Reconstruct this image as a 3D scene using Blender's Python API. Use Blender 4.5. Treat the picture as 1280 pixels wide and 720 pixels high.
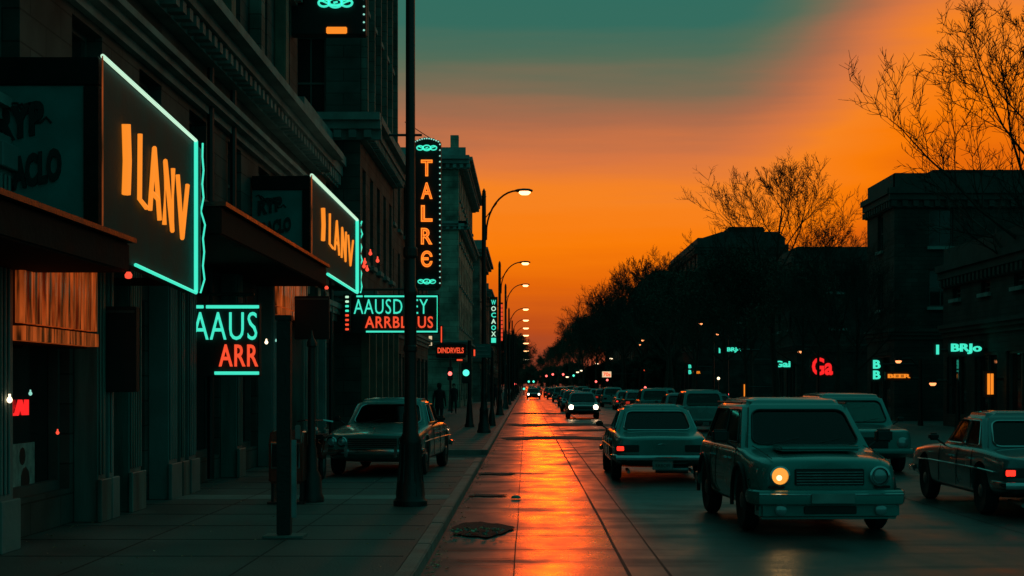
import bpy, bmesh, math, random
from mathutils import Vector, Matrix
R = math.radians
random.seed(7)
sc = bpy.context.scene
for o in list(bpy.data.objects):
    bpy.data.objects.remove(o)
COL = sc.collection

# ------------------------------------------------------------------ camera
F = 1900.0; VX = 658.0; HY = 481.0; CH = 1.8       # focal in px of a 1280 wide frame
cd = bpy.data.cameras.new('camera'); cam = bpy.data.objects.new('camera', cd); COL.objects.link(cam)
cam.location = (0, 0, CH); cam.rotation_euler = (R(90), 0, 0)
cd.sensor_width = 36; cd.lens = 36*F/1280
cd.shift_x = -(VX-640)/1280; cd.shift_y = (HY-360)/1280
cd.clip_start = 0.1; cd.clip_end = 5000
sc.camera = cam

# ------------------------------------------------------------------ world
w = bpy.data.worlds.new("World"); sc.world = w; w.use_nodes = True
nt = w.node_tree; nt.nodes.clear(); N = nt.nodes; L = nt.links
def lin(c):
    return tuple(((v/255)/12.92 if v/255 <= .04045 else ((v/255+.055)/1.055)**2.4) for v in c)
def wm(op, a, b=None, c=None):
    n = N.new('ShaderNodeMath'); n.operation = op
    for i, v in enumerate((a, b, c)):
        if v is None: continue
        if isinstance(v, (int, float)): n.inputs[i].default_value = v
        else: L.new(v, n.inputs[i])
    return n.outputs[0]
def wmap(v, a, b, c, d, smooth=True):
    n = N.new('ShaderNodeMapRange'); n.interpolation_type = 'SMOOTHSTEP' if smooth else 'LINEAR'
    L.new(v, n.inputs[0])
    for i, q in enumerate((a, b, c, d)): n.inputs[i+1].default_value = q
    return n.outputs[0]
tc = N.new('ShaderNodeTexCoord'); nrm = N.new('ShaderNodeVectorMath'); nrm.operation = 'NORMALIZE'
L.new(tc.outputs['Generated'], nrm.inputs[0])
sp = N.new('ShaderNodeSeparateXYZ'); L.new(nrm.outputs[0], sp.inputs[0])
el = wm('MULTIPLY', wm('ARCSINE', sp.outputs[2]), 180/math.pi)
az = wm('MULTIPLY', wm('ARCTAN2', sp.outputs[0], sp.outputs[1]), 180/math.pi)
# thin cirrus bands, wavering the gradient a little
mp = N.new('ShaderNodeMapping'); mp.inputs['Scale'].default_value = (2.0, 2.0, 26.0); L.new(nrm.outputs[0], mp.inputs[0])
nz = N.new('ShaderNodeTexNoise'); nz.inputs['Scale'].default_value = 2.2; nz.inputs['Detail'].default_value = 5; L.new(mp.outputs[0], nz.inputs[0])
wob = wm('MULTIPLY', wm('SUBTRACT', nz.outputs[0], .5), 2.3)
# the glow stands higher to the right, where the sun went down
f1 = wmap(az, 6.5, 16.5, 1.0, 0.53)
eff = wm('ADD', wm('MULTIPLY', el, f1), wob)
rp = N.new('ShaderNodeValToRGB'); L.new(wmap(eff, 0, 40, 0, 1, False), rp.inputs[0])
stops = [(0.0,(142,66,48)),(1.2,(158,70,42)),(2.4,(186,76,26)),(3.9,(228,102,10)),(5.4,(250,124,8)),(6.9,(247,131,34)),
         (8.4,(214,118,66)),(9.6,(172,108,76)),(10.8,(126,108,84)),(12,(84,108,88)),(13.2,(54,108,94)),(17,(42,108,97)),(26,(38,118,108)),(40,(34,110,103))]
cr = rp.color_ramp
cr.elements[0].position = 0; cr.elements[0].color = (*lin(stops[0][1]), 1)
cr.elements[1].position = 1; cr.elements[1].color = (*lin(stops[-1][1]), 1)
for e, c in stops[1:-1]:
    k = cr.elements.new(e/40); k.color = (*lin(c), 1)
# away from the sunset the sky is plain dusk teal
side = wmap(wm('ABSOLUTE', az), 30, 80, 0, 1)
mx = N.new('ShaderNodeMixRGB'); L.new(side, mx.inputs[0]); L.new(rp.outputs[0], mx.inputs[1])
mx.inputs[2].default_value = (*lin((28, 105, 98)), 1)
sky = N.new('ShaderNodeTexSky'); sky.sky_type = 'NISHITA'; sky.sun_disc = False
sky.sun_elevation = R(4.5); sky.sun_rotation = R(1.0); 
bg1 = N.new('ShaderNodeBackground'); L.new(mx.outputs[0], bg1.inputs[0]); bg1.inputs[1].default_value = 1.0
L.new(bg1.outputs[0], N.new('ShaderNodeOutputWorld').inputs[0])
out = [n for n in N if n.type == 'OUTPUT_WORLD'][0]
N.remove(sky)

# ------------------------------------------------------------------ sun
ld = bpy.data.lights.new('sun', 'SUN'); sun = bpy.data.objects.new('sun', ld); COL.objects.link(sun)
ld.energy = 0.06; ld.angle = R(2.0); ld.color = (1.0, .07, .0)
SE, SA = R(5.5), R(0.9)
sun.rotation_euler = Vector((-math.sin(SA)*math.cos(SE), -math.cos(SA)*math.cos(SE), -math.sin(SE))).to_track_quat('-Z', 'Y').to_euler()
vs = sc.view_settings; vs.view_transform = 'Standard'; vs.look = 'None'; vs.gamma = 1; vs.exposure = 0; vs.use_curve_mapping = False

# ------------------------------------------------------------------ materials
def newmat(name):
    m = bpy.data.materials.new(name); m.use_nodes = True
    return m, m.node_tree, m.node_tree.nodes['Principled BSDF']
def mat(name, col, rough=.6, metal=0, var=.25, scale=3.0, bump=.0, bscale=None, coat=0, rvar=.1, stretch=(1,1,1), spec=None):
    m, t, b = newmat(name)
    n = t.nodes; l = t.links
    tc = n.new('ShaderNodeTexCoord'); mp = n.new('ShaderNodeMapping'); mp.inputs['Scale'].default_value = stretch
    l.new(tc.outputs['Object'], mp.inputs[0])
    nz = n.new('ShaderNodeTexNoise'); nz.inputs['Scale'].default_value = scale; nz.inputs['Detail'].default_value = 6
    l.new(mp.outputs[0], nz.inputs[0])
    r = n.new('ShaderNodeMapRange'); l.new(nz.outputs[0], r.inputs[0]); r.inputs[1].default_value = .3; r.inputs[2].default_value = .7
    mx = n.new('ShaderNodeMixRGB'); l.new(r.outputs[0], mx.inputs[0])
    mx.inputs[1].default_value = (*[v*(1-var) for v in col], 1); mx.inputs[2].default_value = (*[min(1, v*(1+var)) for v in col], 1)
    l.new(mx.outputs[0], b.inputs['Base Color'])
    rr = n.new('ShaderNodeMapRange'); l.new(nz.outputs[0], rr.inputs[0]); rr.inputs[3].default_value = max(0, rough-rvar); rr.inputs[4].default_value = min(1, rough+rvar)
    l.new(rr.outputs[0], b.inputs['Roughness'])
    b.inputs['Metallic'].default_value = metal
    if spec is not None: b.inputs['Specular IOR Level'].default_value = spec
    if coat: b.inputs['Coat Weight'].default_value = coat; b.inputs['Coat Roughness'].default_value = .06
    if bump:
        n2 = n.new('ShaderNodeTexNoise'); n2.inputs['Scale'].default_value = bscale or scale*4; n2.inputs['Detail'].default_value = 8
        l.new(mp.outputs[0], n2.inputs[0])
        bp = n.new('ShaderNodeBump'); bp.inputs['Strength'].default_value = bump; bp.inputs['Distance'].default_value = .03
        l.new(n2.outputs[0], bp.inputs['Height']); l.new(bp.outputs[0], b.inputs['Normal'])
    return m
def emit(name, col, s, base=None):
    m, t, b = newmat(name)
    b.inputs['Base Color'].default_value = (*(base or col), 1)
    b.inputs['Emission Color'].default_value = (*col, 1); b.inputs['Emission Strength'].default_value = s
    b.inputs['Roughness'].default_value = .3
    return m
def blocks(name, col, mortar, bw=.8, bh=.3, rough=.85, swap=True):
    """stone courses / bricks running on vertical walls"""
    m, t, b = newmat(name); n = t.nodes; l = t.links
    tc = n.new('ShaderNodeTexCoord'); s = n.new('ShaderNodeSeparateXYZ'); l.new(tc.outputs['Object'], s.inputs[0])
    ad = n.new('ShaderNodeMath'); ad.operation = 'ADD'; l.new(s.outputs[0], ad.inputs[0]); l.new(s.outputs[1], ad.inputs[1])
    c = n.new('ShaderNodeCombineXYZ'); l.new(ad.outputs[0], c.inputs[0]); l.new(s.outputs[2], c.inputs[1])
    br = n.new('ShaderNodeTexBrick'); l.new(c.outputs[0], br.inputs[0])
    br.inputs['Scale'].default_value = 1; br.inputs['Brick Width'].default_value = bw; br.inputs['Row Height'].default_value = bh
    br.inputs['Mortar Size'].default_value = .012; br.inputs['Mortar Smooth'].default_value = .3
    br.inputs['Color1'].default_value = (*[v*.8 for v in col], 1); br.inputs['Color2'].default_value = (*[v*1.15 for v in col], 1)
    br.inputs['Mortar'].default_value = (*mortar, 1)
    nz = n.new('ShaderNodeTexNoise'); nz.inputs['Scale'].default_value = .9; nz.inputs['Detail'].default_value = 8; l.new(tc.outputs['Object'], nz.inputs[0])
    mr = n.new('ShaderNodeMapRange'); l.new(nz.outputs[0], mr.inputs[0]); mr.inputs[1].default_value = .3; mr.inputs[2].default_value = .7; mr.inputs[3].default_value = .28; mr.inputs[4].default_value = 1.2
    mx = n.new('ShaderNodeMixRGB'); mx.blend_type = 'MULTIPLY'; mx.inputs[0].default_value = 1
    l.new(br.outputs[0], mx.inputs[1]); l.new(mr.outputs[0], mx.inputs[2]); l.new(mx.outputs[0], b.inputs['Base Color'])
    b.inputs['Roughness'].default_value = rough
    bp = n.new('ShaderNodeBump'); bp.inputs['Strength'].default_value = .6; bp.inputs['Distance'].default_value = .02; bp.invert = True
    l.new(br.outputs['Fac'], bp.inputs['Height']); l.new(bp.outputs[0], b.inputs['Normal'])
    return m

M = {}
M['stone'] = blocks('weathered_stone', (.20,.19,.16), (.06,.06,.05), .9, .32)
M['stone_dark'] = blocks('sooty_stone', (.10,.095,.085), (.035,.035,.03), 1.1, .36)
M['brick'] = blocks('dark_brick', (.13,.07,.05), (.06,.055,.05), .23, .075)
M['beige'] = blocks('pale_limestone', (.42,.36,.28), (.16,.14,.11), 1.2, .42)
M['stucco'] = mat('stucco', (.16,.16,.15), .9, 0, .3, 1.5, .3, 20)
M['trim'] = mat('painted_trim', (.17,.21,.20), .55, 0, .3, 1.2, .25, 12)
M['cornice'] = mat('cornice_stone', (.26,.27,.25), .8, 0, .35, 1.4, .35, 9)
M['pil_brown'] = mat('brown_sandstone', (.24,.15,.11), .85, 0, .3, 2, .3, 14)
M['col_teal'] = mat('green_painted_column', (.07,.16,.145), .45, 0, .5, 1.5, .2, 10, stretch=(3,3,.4))
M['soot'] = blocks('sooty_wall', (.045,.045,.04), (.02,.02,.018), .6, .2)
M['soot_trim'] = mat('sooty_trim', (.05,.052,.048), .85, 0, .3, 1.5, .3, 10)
M['roof'] = mat('roof_felt', (.05,.05,.05), .9)
M['glass'] = mat('window_glass', (.012,.02,.02), .06, 0, .4, .6, 0, rvar=.04)
M['glass_lit'] = emit('dim_lit_window', (.9,.42,.12), .10, (.05,.04,.03))
M['frame'] = mat('window_frame', (.07,.08,.075), .6)
M['black'] = mat('black_metal', (.012,.014,.014), .45, 0, .3, 6, .15, 30)
M['blackm'] = mat('matt_black_board', (.012,.012,.013), .7)
M['steel'] = mat('galvanised_steel', (.35,.36,.36), .35, .9, .2, 8)
M['board_teal'] = mat('teal_sign_board', (.03,.22,.21), .5, 0, .25, 2.2, .1, 20)
M['board_grey'] = mat('grey_sign_face', (.010,.050,.046), .75, 0, .35, 2.5, .1, 20)
M['paint_dark'] = mat('dark_sign_lettering', (.015,.02,.02), .5)
M['canopy'] = mat('canopy_cladding', (.018,.014,.013), .85, 0, .4, 3, .2, 15, spec=.15)
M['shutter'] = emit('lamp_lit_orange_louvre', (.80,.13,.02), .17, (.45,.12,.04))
M['n_teal'] = emit('teal_neon', (.05,.72,.50), 1.15)
M['n_white'] = emit('pale_neon', (.55,.85,.62), 1.0)
M['n_orange'] = emit('orange_neon', (1.0,.27,.02), .98, (.3,.08,.01))
M['n_amber'] = emit('amber_neon', (1.0,.22,.02), 1.35)
M['n_red'] = emit('red_neon', (1.0,.085,.03), .95)
M['n_redder'] = emit('deep_red_neon', (1.0,.02,.02), 1.0)
M['lamp'] = emit('sodium_lamp_lens', (1.0,.42,.16), 5)
M['lamp_w'] = emit('pale_lamp_lens', (1.0,.75,.45), 2.6)
M['lamp_dim'] = emit('dim_sodium_lens', (1.0,.30,.10), 2.2)
M['bulb'] = emit('marquee_bulb', (.35,.85,.7), .8)
M['bulb_red'] = emit('red_bulb', (1.0,.08,.04), 1.2)
M['sig_red'] = emit('signal_red', (1.0,.12,.10), 3)
M['sig_green'] = emit('signal_green', (.10,1.0,.70), 1.3)
M['concrete'] = mat('sidewalk_concrete', (.095,.095,.088), .62, 0, .5, .8, .35, 40, rvar=.28)
M['concrete_l'] = mat('pale_concrete_band', (.27,.27,.25), .75, 0, .25, 1.4, .3, 40)
M['kerb'] = mat('kerb_stone', (.20,.19,.17), .6, 0, .35, 2.5, .4, 30)
M['joint'] = mat('tar_joint', (.015,.014,.013), .7)
M['white_paint'] = mat('worn_road_paint', (.42,.41,.38), .6, 0, .4, 6)
M['drive'] = mat('driveway_asphalt', (.05,.05,.05), .75, 0, .3, 2, .4, 60)
M['rubber'] = mat('tyre_rubber', (.015,.015,.015), .8)
M['rim'] = mat('wheel_rim', (.30,.31,.31), .35, .8)
M['chrome'] = mat('chrome', (.55,.58,.58), .14, 1, .1, 8, rvar=.06)
M['car_glass'] = mat('car_glass', (.010,.022,.022), .05, 0, .4, 1.5, 0, rvar=.03)
M['lens_dark'] = mat('unlit_tail_lens', (.10,.008,.006), .2)
M['tail_lit'] = emit('lit_tail_lamp', (1.0,.04,.02), 1.3)
M['tail_soft'] = emit('glowing_tail_lamp', (1.0,.06,.03), .35)
M['head_off'] = mat('headlamp_glass', (.45,.48,.48), .12, .5)
M['head_lit'] = emit('lit_headlamp', (1.0,.80,.62), 5)
M['head_amber'] = emit('amber_headlamp', (1.0,.38,.05), 1.0, (.4,.2,.05))
M['head_amber_c'] = emit('amber_headlamp_core', (1.0,.80,.45), 1.6)
M['plate'] = mat('number_plate', (.30,.32,.30), .5)
M['bark'] = mat('bark', (.035,.028,.022), .9, 0, .4, 5, .5, 20)
M['twig'] = mat('twigs', (.030,.024,.020), .9)
M['leaf'] = mat('dark_foliage', (.028,.045,.030), .8, 0, .4, .8)
M['coat'] = mat('dark_coat', (.02,.02,.024), .9)
M['skin'] = mat('skin', (.35,.22,.16), .6)
M['trouser'] = mat('dark_trousers', (.025,.025,.03), .9)
M['hair'] = mat('dark_hair', (.012,.010,.008), .7)
M['dead_leaf'] = mat('dead_leaves', (.55,.36,.20), .45, 0, .5, 20)
M['litter'] = mat('teal_litter', (.03,.30,.24), .5)
M['puddle'] = mat('broken_asphalt', (.012,.012,.012), .75, 0, .4, 12, .8, 40)
M['poster'] = mat('pale_poster', (.30,.36,.33), .7, 0, .35, 9)
M['sign_green'] = mat('street_sign_green', (.03,.20,.18), .45)
M['plastic_w'] = emit('backlit_white_face', (.95,.72,.42), .75)
def paint(name, c): return mat(name, c, .28, .15, .12, 1.2, 0, coat=.8, rvar=.08)
M['teal_car'] = paint('teal_car_paint', (.026,.25,.23))
M['sage_car'] = paint('grey_green_car_paint', (.05,.25,.23))
M['dark_car'] = paint('dark_car_paint', (.02,.028,.03))
M['slate_car'] = paint('slate_car_paint', (.06,.14,.14))
M['silver_car'] = paint('silver_green_car_paint', (.16,.32,.30))
M['red_car'] = paint('dark_red_car_paint', (.32,.03,.015))

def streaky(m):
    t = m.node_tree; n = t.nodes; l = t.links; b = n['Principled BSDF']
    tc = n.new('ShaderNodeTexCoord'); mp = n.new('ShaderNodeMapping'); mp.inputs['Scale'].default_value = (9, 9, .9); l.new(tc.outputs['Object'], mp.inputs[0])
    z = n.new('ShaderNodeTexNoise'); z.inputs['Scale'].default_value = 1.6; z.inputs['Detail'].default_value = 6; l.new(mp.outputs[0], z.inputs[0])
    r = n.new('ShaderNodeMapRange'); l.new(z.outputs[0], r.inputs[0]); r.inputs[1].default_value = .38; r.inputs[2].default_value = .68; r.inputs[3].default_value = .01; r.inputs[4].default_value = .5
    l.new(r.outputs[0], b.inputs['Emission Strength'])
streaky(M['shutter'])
def glassy(name, tint, f0=.06):
    m, t, b = newmat(name); n = t.nodes; l = t.links; n.remove(b)
    o = [q for q in n if q.type == 'OUTPUT_MATERIAL'][0]
    tr = n.new('ShaderNodeBsdfTransparent'); tr.inputs[0].default_value = (*tint, 1); gl = n.new('ShaderNodeBsdfGlossy'); gl.inputs['Roughness'].default_value = .04; gl.inputs[0].default_value = (.9,.95,.95,1)
    fr = n.new('ShaderNodeFresnel'); fr.inputs[0].default_value = 1.38
    mx = n.new('ShaderNodeMixShader'); l.new(fr.outputs[0], mx.inputs[0]); l.new(tr.outputs[0], mx.inputs[1]); l.new(gl.outputs[0], mx.inputs[2]); l.new(mx.outputs[0], o.inputs[0])
    return m
M['car_glass'] = glassy('car_glass', (.42,.60,.56))
M['seat'] = mat('seat_cloth', (.03,.035,.035), .9)
def road_mat():
    m, t, b = newmat('wet_road'); n = t.nodes; l = t.links
    def mth(op, a, b_=None):
        q = n.new('ShaderNodeMath'); q.operation = op
        for i, v in enumerate((a, b_)):
            if v is None: continue
            if isinstance(v, (int, float)): q.inputs[i].default_value = v
            else: l.new(v, q.inputs[i])
        return q.outputs[0]
    def mr(v, a, b_, c, d):
        q = n.new('ShaderNodeMapRange'); q.interpolation_type = 'SMOOTHSTEP'; l.new(v, q.inputs[0])
        for i, z in enumerate((a, b_, c, d)): q.inputs[i+1].default_value = z
        return q.outputs[0]
    tc = n.new('ShaderNodeTexCoord'); s = n.new('ShaderNodeSeparateXYZ'); l.new(tc.outputs['Object'], s.inputs[0])
    def noise(sc_, det, stretch=(1,1,1)):
        mp = n.new('ShaderNodeMapping'); mp.inputs['Scale'].default_value = stretch; l.new(tc.outputs['Object'], mp.inputs[0])
        q = n.new('ShaderNodeTexNoise'); q.inputs['Scale'].default_value = sc_; q.inputs['Detail'].default_value = det; l.new(mp.outputs[0], q.inputs[0]); return q.outputs[0]
    big = noise(.35, 4); mid = noise(1.6, 6, (1, .5, 1)); fine = noise(45, 6); xs = noise(.8, 5, (.30, 1.4, 1))
    # polished concrete lane between the joints, rough patched gutter, asphalt to the right
    wob = mth('ADD', s.outputs[0], mth('MULTIPLY', mth('SUBTRACT', mid, .5), .25))
    lane = mth('MULTIPLY', mr(wob, -.75, .35, 0, 1), mr(wob, .55, 1.35, 1, 0))
    wide = mr(wob, -1.0, -.1, 0, 1)
    dry = mth('MULTIPLY', mr(xs, .50, .64, 0, 1), .4)
    rough = mth('ADD', mth('SUBTRACT', .50, mth('ADD', mth('MULTIPLY', lane, .16), mth('MULTIPLY', wide, .10))), mth('MULTIPLY', mth('SUBTRACT', mid, .5), .55))
    rough = mth('ADD', rough, mth('MULTIPLY', dry, .35))
    l.new(rough, b.inputs['Roughness'])
    cr_ = n.new('ShaderNodeMixRGB'); l.new(mr(mid, .35, .65, 0, 1), cr_.inputs[0]); cr_.inputs[1].default_value = (.018,.017,.016,1); cr_.inputs[2].default_value = (.048,.044,.040,1)
    c2 = n.new('ShaderNodeMixRGB'); l.new(mr(fine, .4, .6, 0, 1), c2.inputs[0]); l.new(cr_.outputs[0], c2.inputs[1]); c2.inputs[2].default_value = (.034,.032,.030,1)
    l.new(c2.outputs[0], b.inputs['Base Color'])
    bp = n.new('ShaderNodeBump'); bp.inputs['Strength'].default_value = .35; bp.inputs['Distance'].default_value = .006; l.new(fine, bp.inputs['Height'])
    b2 = n.new('ShaderNodeBump'); b2.inputs['Strength'].default_value = .25; b2.inputs['Distance'].default_value = .03; l.new(mid, b2.inputs['Height']); l.new(bp.outputs[0], b2.inputs['Normal'])
    l.new(b2.outputs[0], b.inputs['Normal'])
    b.inputs['Specular IOR Level'].default_value = .75
    return m
M['road'] = road_mat()

# ------------------------------------------------------------------ helpers
class MB:
    def __init__(s): s.v = []; s.f = []
    def add(s, vs, fs):
        o = len(s.v); s.v += [tuple(p) for p in vs]; s.f += [tuple(i+o for i in f) for f in fs]; return s
    def box(s, x0, x1, y0, y1, z0, z1):
        return s.add([(x0,y0,z0),(x1,y0,z0),(x1,y1,z0),(x0,y1,z0),(x0,y0,z1),(x1,y0,z1),(x1,y1,z1),(x0,y1,z1)],
                     [(0,3,2,1),(4,5,6,7),(0,1,5,4),(1,2,6,5),(2,3,7,6),(3,0,4,7)])
    def tube(s, pts, r, n=8, r2=None, closed=False):
        pts = [Vector(p) for p in pts]; k = len(pts); rings = []
        up = None
        for i, p in enumerate(pts):
            if closed: d = pts[(i+1) % k]-pts[i-1]
            else: d = pts[min(i+1, k-1)]-pts[max(i-1, 0)]
            d.normalize()
            if up is None:
                up = Vector((0,0,1)) if abs(d.z) < .9 else Vector((0,1,0))
            a = up - d*up.dot(d)
            if a.length < 1e-4: a = d.orthogonal()
            a.normalize(); up = a; b = d.cross(a)
            rr = r[i] if isinstance(r, (list, tuple)) else (r if r2 is None else r+(r2-r)*i/(k-1))
            rings.append([p+(a*math.cos(2*math.pi*j/n)+b*math.sin(2*math.pi*j/n))*rr for j in range(n)])
        vs = [q for g in rings for q in g]; fs = []
        for i in range(k if closed else k-1):
            i2 = (i+1) % k
            for j in range(n):
                fs.append((i*n+j, i2*n+j, i2*n+(j+1) % n, i*n+(j+1) % n))
        if not closed: fs.append(tuple(range(n))); fs.append(tuple((k-1)*n+j for j in range(n-1, -1, -1)))
        return s.add(vs, fs)
    def lathe(s, prof, c=(0,0,0), n=16, axis='z'):
        vs = []; fs = []
        for (r, h) in prof:
            for j in range(n):
                a = 2*math.pi*j/n; x, y = r*math.cos(a), r*math.sin(a)
                p = (x, y, h) if axis == 'z' else ((h, x, y) if axis == 'x' else (x, h, y))
                vs.append((p[0]+c[0], p[1]+c[1], p[2]+c[2]))
        for i in range(len(prof)-1):
            for j in range(n): fs.append((i*n+j, i*n+(j+1) % n, (i+1)*n+(j+1) % n, (i+1)*n+j))
        fs.append(tuple(range(n-1, -1, -1))); fs.append(tuple((len(prof)-1)*n+j for j in range(n)))
        return s.add(vs, fs)
    def quad(s, a, b, c, d): return s.add([a, b, c, d], [(0,1,2,3)])
    def prism(s, poly, off):
        off = Vector(off); n = len(poly); a = [Vector(p) for p in poly]; b = [p+off for p in a]
        return s.add(a+b, [tuple(range(n-1, -1, -1)), tuple(range(n, 2*n))] + [(i, (i+1) % n, n+(i+1) % n, n+i) for i in range(n)])
    def build(s, name, m, parent=None, smooth=False, bevel=0, org=None, seg=2, keep=False):
        me = bpy.data.meshes.new(name)
        o0 = Vector(org) if org is not None else (root_loc(parent) if parent else Vector((0,0,0)))
        me.from_pydata([tuple(Vector(p)-o0) for p in s.v], [], s.f)
        if not keep:
            bm = bmesh.new(); bm.from_mesh(me); bmesh.ops.recalc_face_normals(bm, faces=bm.faces)
            if bevel:
                es = [e for e in bm.edges if e.is_manifold and e.calc_face_angle(0) > .5]
                bmesh.ops.bevel(bm, geom=es, offset=bevel, segments=seg, affect='EDGES', clamp_overlap=True)
            bm.to_mesh(me); bm.free()
        if smooth:
            for p in me.polygons: p.use_smooth = True
            me.set_sharp_from_angle(angle=R(38))
        me.materials.append(M[m] if isinstance(m, str) else m)
        o = bpy.data.objects.new(name, me); COL.objects.link(o)
        if parent: o.parent = parent
        elif org is not None: o.location = o0
        return o
def root_loc(o):
    while o.parent: o = o.parent
    return Vector(o.location)
def tag(o, label=None, cat=None, group=None, kind=None):
    if label: o['label'] = label
    if cat: o['category'] = cat
    if group: o['group'] = group
    if kind: o['kind'] = kind
    return o
def thing(name, label, cat, loc, group=None):
    o = bpy.data.objects.new(name, None); o.empty_display_size = .2; COL.objects.link(o); o.location = loc
    return tag(o, label, cat, group)
def struct(name, mb, m, **k): return tag(mb.build(name, m, **k), kind='structure')
KIDS = {}
def copy_tree(o, loc=None, rz=None, label=None, parent=None, group=None, scale=None, mats=None):
    c = o.copy(); COL.objects.link(c)
    if parent: c.parent = parent
    else:
        if loc is not None: c.location = loc
        if rz is not None: c.rotation_euler = (0, 0, rz)
        if scale: c.scale = (scale,)*3 if isinstance(scale, (int, float)) else scale
        if label: c['label'] = label
        if group: c['group'] = group
    if mats and c.type == 'MESH' and c.data.materials[0].name in mats:
        c.data = c.data.copy(); c.data.materials[0] = M[mats[c.data.materials[0].name]]
    for ch in list(o.children): copy_tree(ch, parent=c, mats=mats)
    return c
def eval_mesh(obj):
    dg = bpy.context.evaluated_depsgraph_get(); dg.update()
    return bpy.data.meshes.new_from_object(obj.evaluated_get(dg))
_txt = {}
def text_mesh(body, w_, h_, outline=0, extr=.02, bold=0, spacing=1):
    """letters as a mesh in x(right) z(up), fitted into w_ x h_, lower left at 0"""
    key = (body, round(w_,3), round(h_,3), outline, extr, bold)
    cu = bpy.data.curves.new('t', 'FONT'); cu.body = body; cu.size = 1; cu.resolution_u = 3; cu.space_character = spacing
    cu.space_line = .9
    if outline: cu.fill_mode = 'NONE'; cu.bevel_depth = outline; cu.bevel_resolution = 1
    else: cu.extrude = extr; cu.offset = bold
    o = bpy.data.objects.new('t', cu); COL.objects.link(o)
    me = eval_mesh(o); bpy.data.objects.remove(o)
    xs = [v.co.x for v in me.vertices]; ys = [v.co.y for v in me.vertices]
    x0, x1, y0, y1 = min(xs), max(xs), min(ys), max(ys)
    mb = MB()
    sx, sy = w_/(x1-x0), h_/(y1-y0)
    mb.v = [((v.co.x-x0)*sx, v.co.z, (v.co.y-y0)*sy) for v in me.vertices]
    mb.f = [tuple(p.vertices) for p in me.polygons]
    return mb
def place_text(mb, origin, ux=(1,0,0), uz=(0,0,1), n=(0,-1,0), shear=0):
    ox, ux, uz, n = Vector(origin), Vector(ux), Vector(uz), Vector(n)
    mb.v = [tuple(ox+ux*(p[0])+uz*(p[2]+shear*p[0])-n*p[1]) for p in mb.v]
    return mb
def W(px, py, d):            # a point seen at px,py at depth d
    return ((px-VX)*d/F, d, CH-(py-HY)*d/F)
def WX(px, py, X):           # a point on the plane x = X
    d = X*F/(px-VX); return (X, d, CH-(py-HY)*d/F)

# ================================================================== GROUND
struct('ground', MB().box(-1500, 1500, -60, 3500, -.5, -.012), 'drive')
struct('road', MB().box(-1.0, 9.5, -30, 1500, -.3, 0), 'road')
KX = -1.0
g = MB().box(-40, KX-.16, -30, 34.6, -.3, .13); struct('sidewalk', g, 'concrete')
struct('driveway', MB().box(-40, -1.0, 34.6, 39, -.3, .006), 'drive')
g = MB().box(-40, KX-.16, 39, 900, -.3, .13); struct('far_sidewalk', g, 'concrete')
g = MB().box(9.66, 60, -30, 900, -.3, .13); struct('opposite_sidewalk', g, 'concrete')
struct('pavement_band', MB().box(-6.5, KX-.16, 22.2, 23.0, .10, .134).box(-6.5, -1.4, 33.9, 34.55, .10, .134), 'concrete_l')
def kerb_run(x0, x1, y0, y1, name):
    mb = MB(); y = y0
    while y < y1-.01:
        l_ = 2.4 if y < 120 else 20
        e = min(y+l_, y1); dz = random.uniform(-.006, .006); mb.box(x0, x1, y, e-.012, -.3, .136+dz); y = e
    struct(name, mb, 'kerb', bevel=.012)
kerb_run(KX-.16, KX, -20, 34.6, 'kerb'); kerb_run(KX-.16, KX, 39, 420, 'kerb'); kerb_run(9.5, 9.66, -20, 420, 'kerb')
struct('kerb', MB().box(-14, KX-.17, 38.9, 39.0, -.3, .137).box(-14, KX-.17, 34.6, 34.7, -.3, .137), 'kerb')
# slab joints of the sidewalk
mb = MB()
for y in [v*1.6-6 for v in range(0, 26)]:
    if not (22.1 < y < 23.1) and y < 33.8: mb.box(-6, KX-.2, y, y+.015, .1, .1335)
for x in (-2.6, -4.1): mb.box(x, x+.015, -6, 34.5, .1, .1345)
for y in [v*1.6+40 for v in range(0, 60)]: mb.box(-6, KX-.2, y, y+.02, .1, .1335)
for x in (-2.6, -4.1): mb.box(x, x+.02, 39.1, 140, .1, .1345)
struct('sidewalk_joints', mb, 'joint')
# road joints and cracks
def strip(mb, pts, wd, z=.004):
    pts = [Vector(p) for p in pts]; vs = []
    for i, p in enumerate(pts):
        d = pts[min(i+1, len(pts)-1)]-pts[max(0, i-1)]; n_ = Vector((-d.y, d.x, 0)); n_.normalize()
        w2 = wd*(random.uniform(.5, 1.3))/2
        vs += [(p.x+n_.x*w2, p.y+n_.y*w2, z), (p.x-n_.x*w2, p.y-n_.y*w2, z)]
    mb.add(vs, [(2*i, 2*i+1, 2*i+3, 2*i+2) for i in range(len(pts)-1)])
mb = MB()
for x, wd in ((-.12, .014), (.98, .03), (1.36, .022), (6.0,.02)):
    strip(mb, [(x+random.gauss(0, .004), y*1.0, 0) for y in range(2, 300, 3)], wd)
y = 8.0
while y < 260:
    a = random.choice([-.95, -.12, -.12]); b_ = random.choice([.98, .98, 2.5, 5.5])
    n_ = int((b_-a)/.12); yy = y; pts = []
    for i in range(n_+1):
        yy += random.gauss(0, .012); pts.append((a+(b_-a)*i/n_, yy, 0))
    strip(mb, pts, .03 if y < 40 else .07, .008); y += random.uniform(2.2, 5.0)
for k in range(16):     # wandering cracks in the gutter
    x, y = random.uniform(-.95, -.4), random.uniform(15, 60); pts = [(x, y, 0)]
    for i in range(random.randint(6, 14)):
        x = min(2.2, x+random.uniform(.02, .14)); y += random.gauss(0, .05); pts.append((x, y, 0))
    strip(mb, pts, .025 if y < 30 else .05, .012)
struct('road_joints', mb, 'joint', keep=True)
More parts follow.
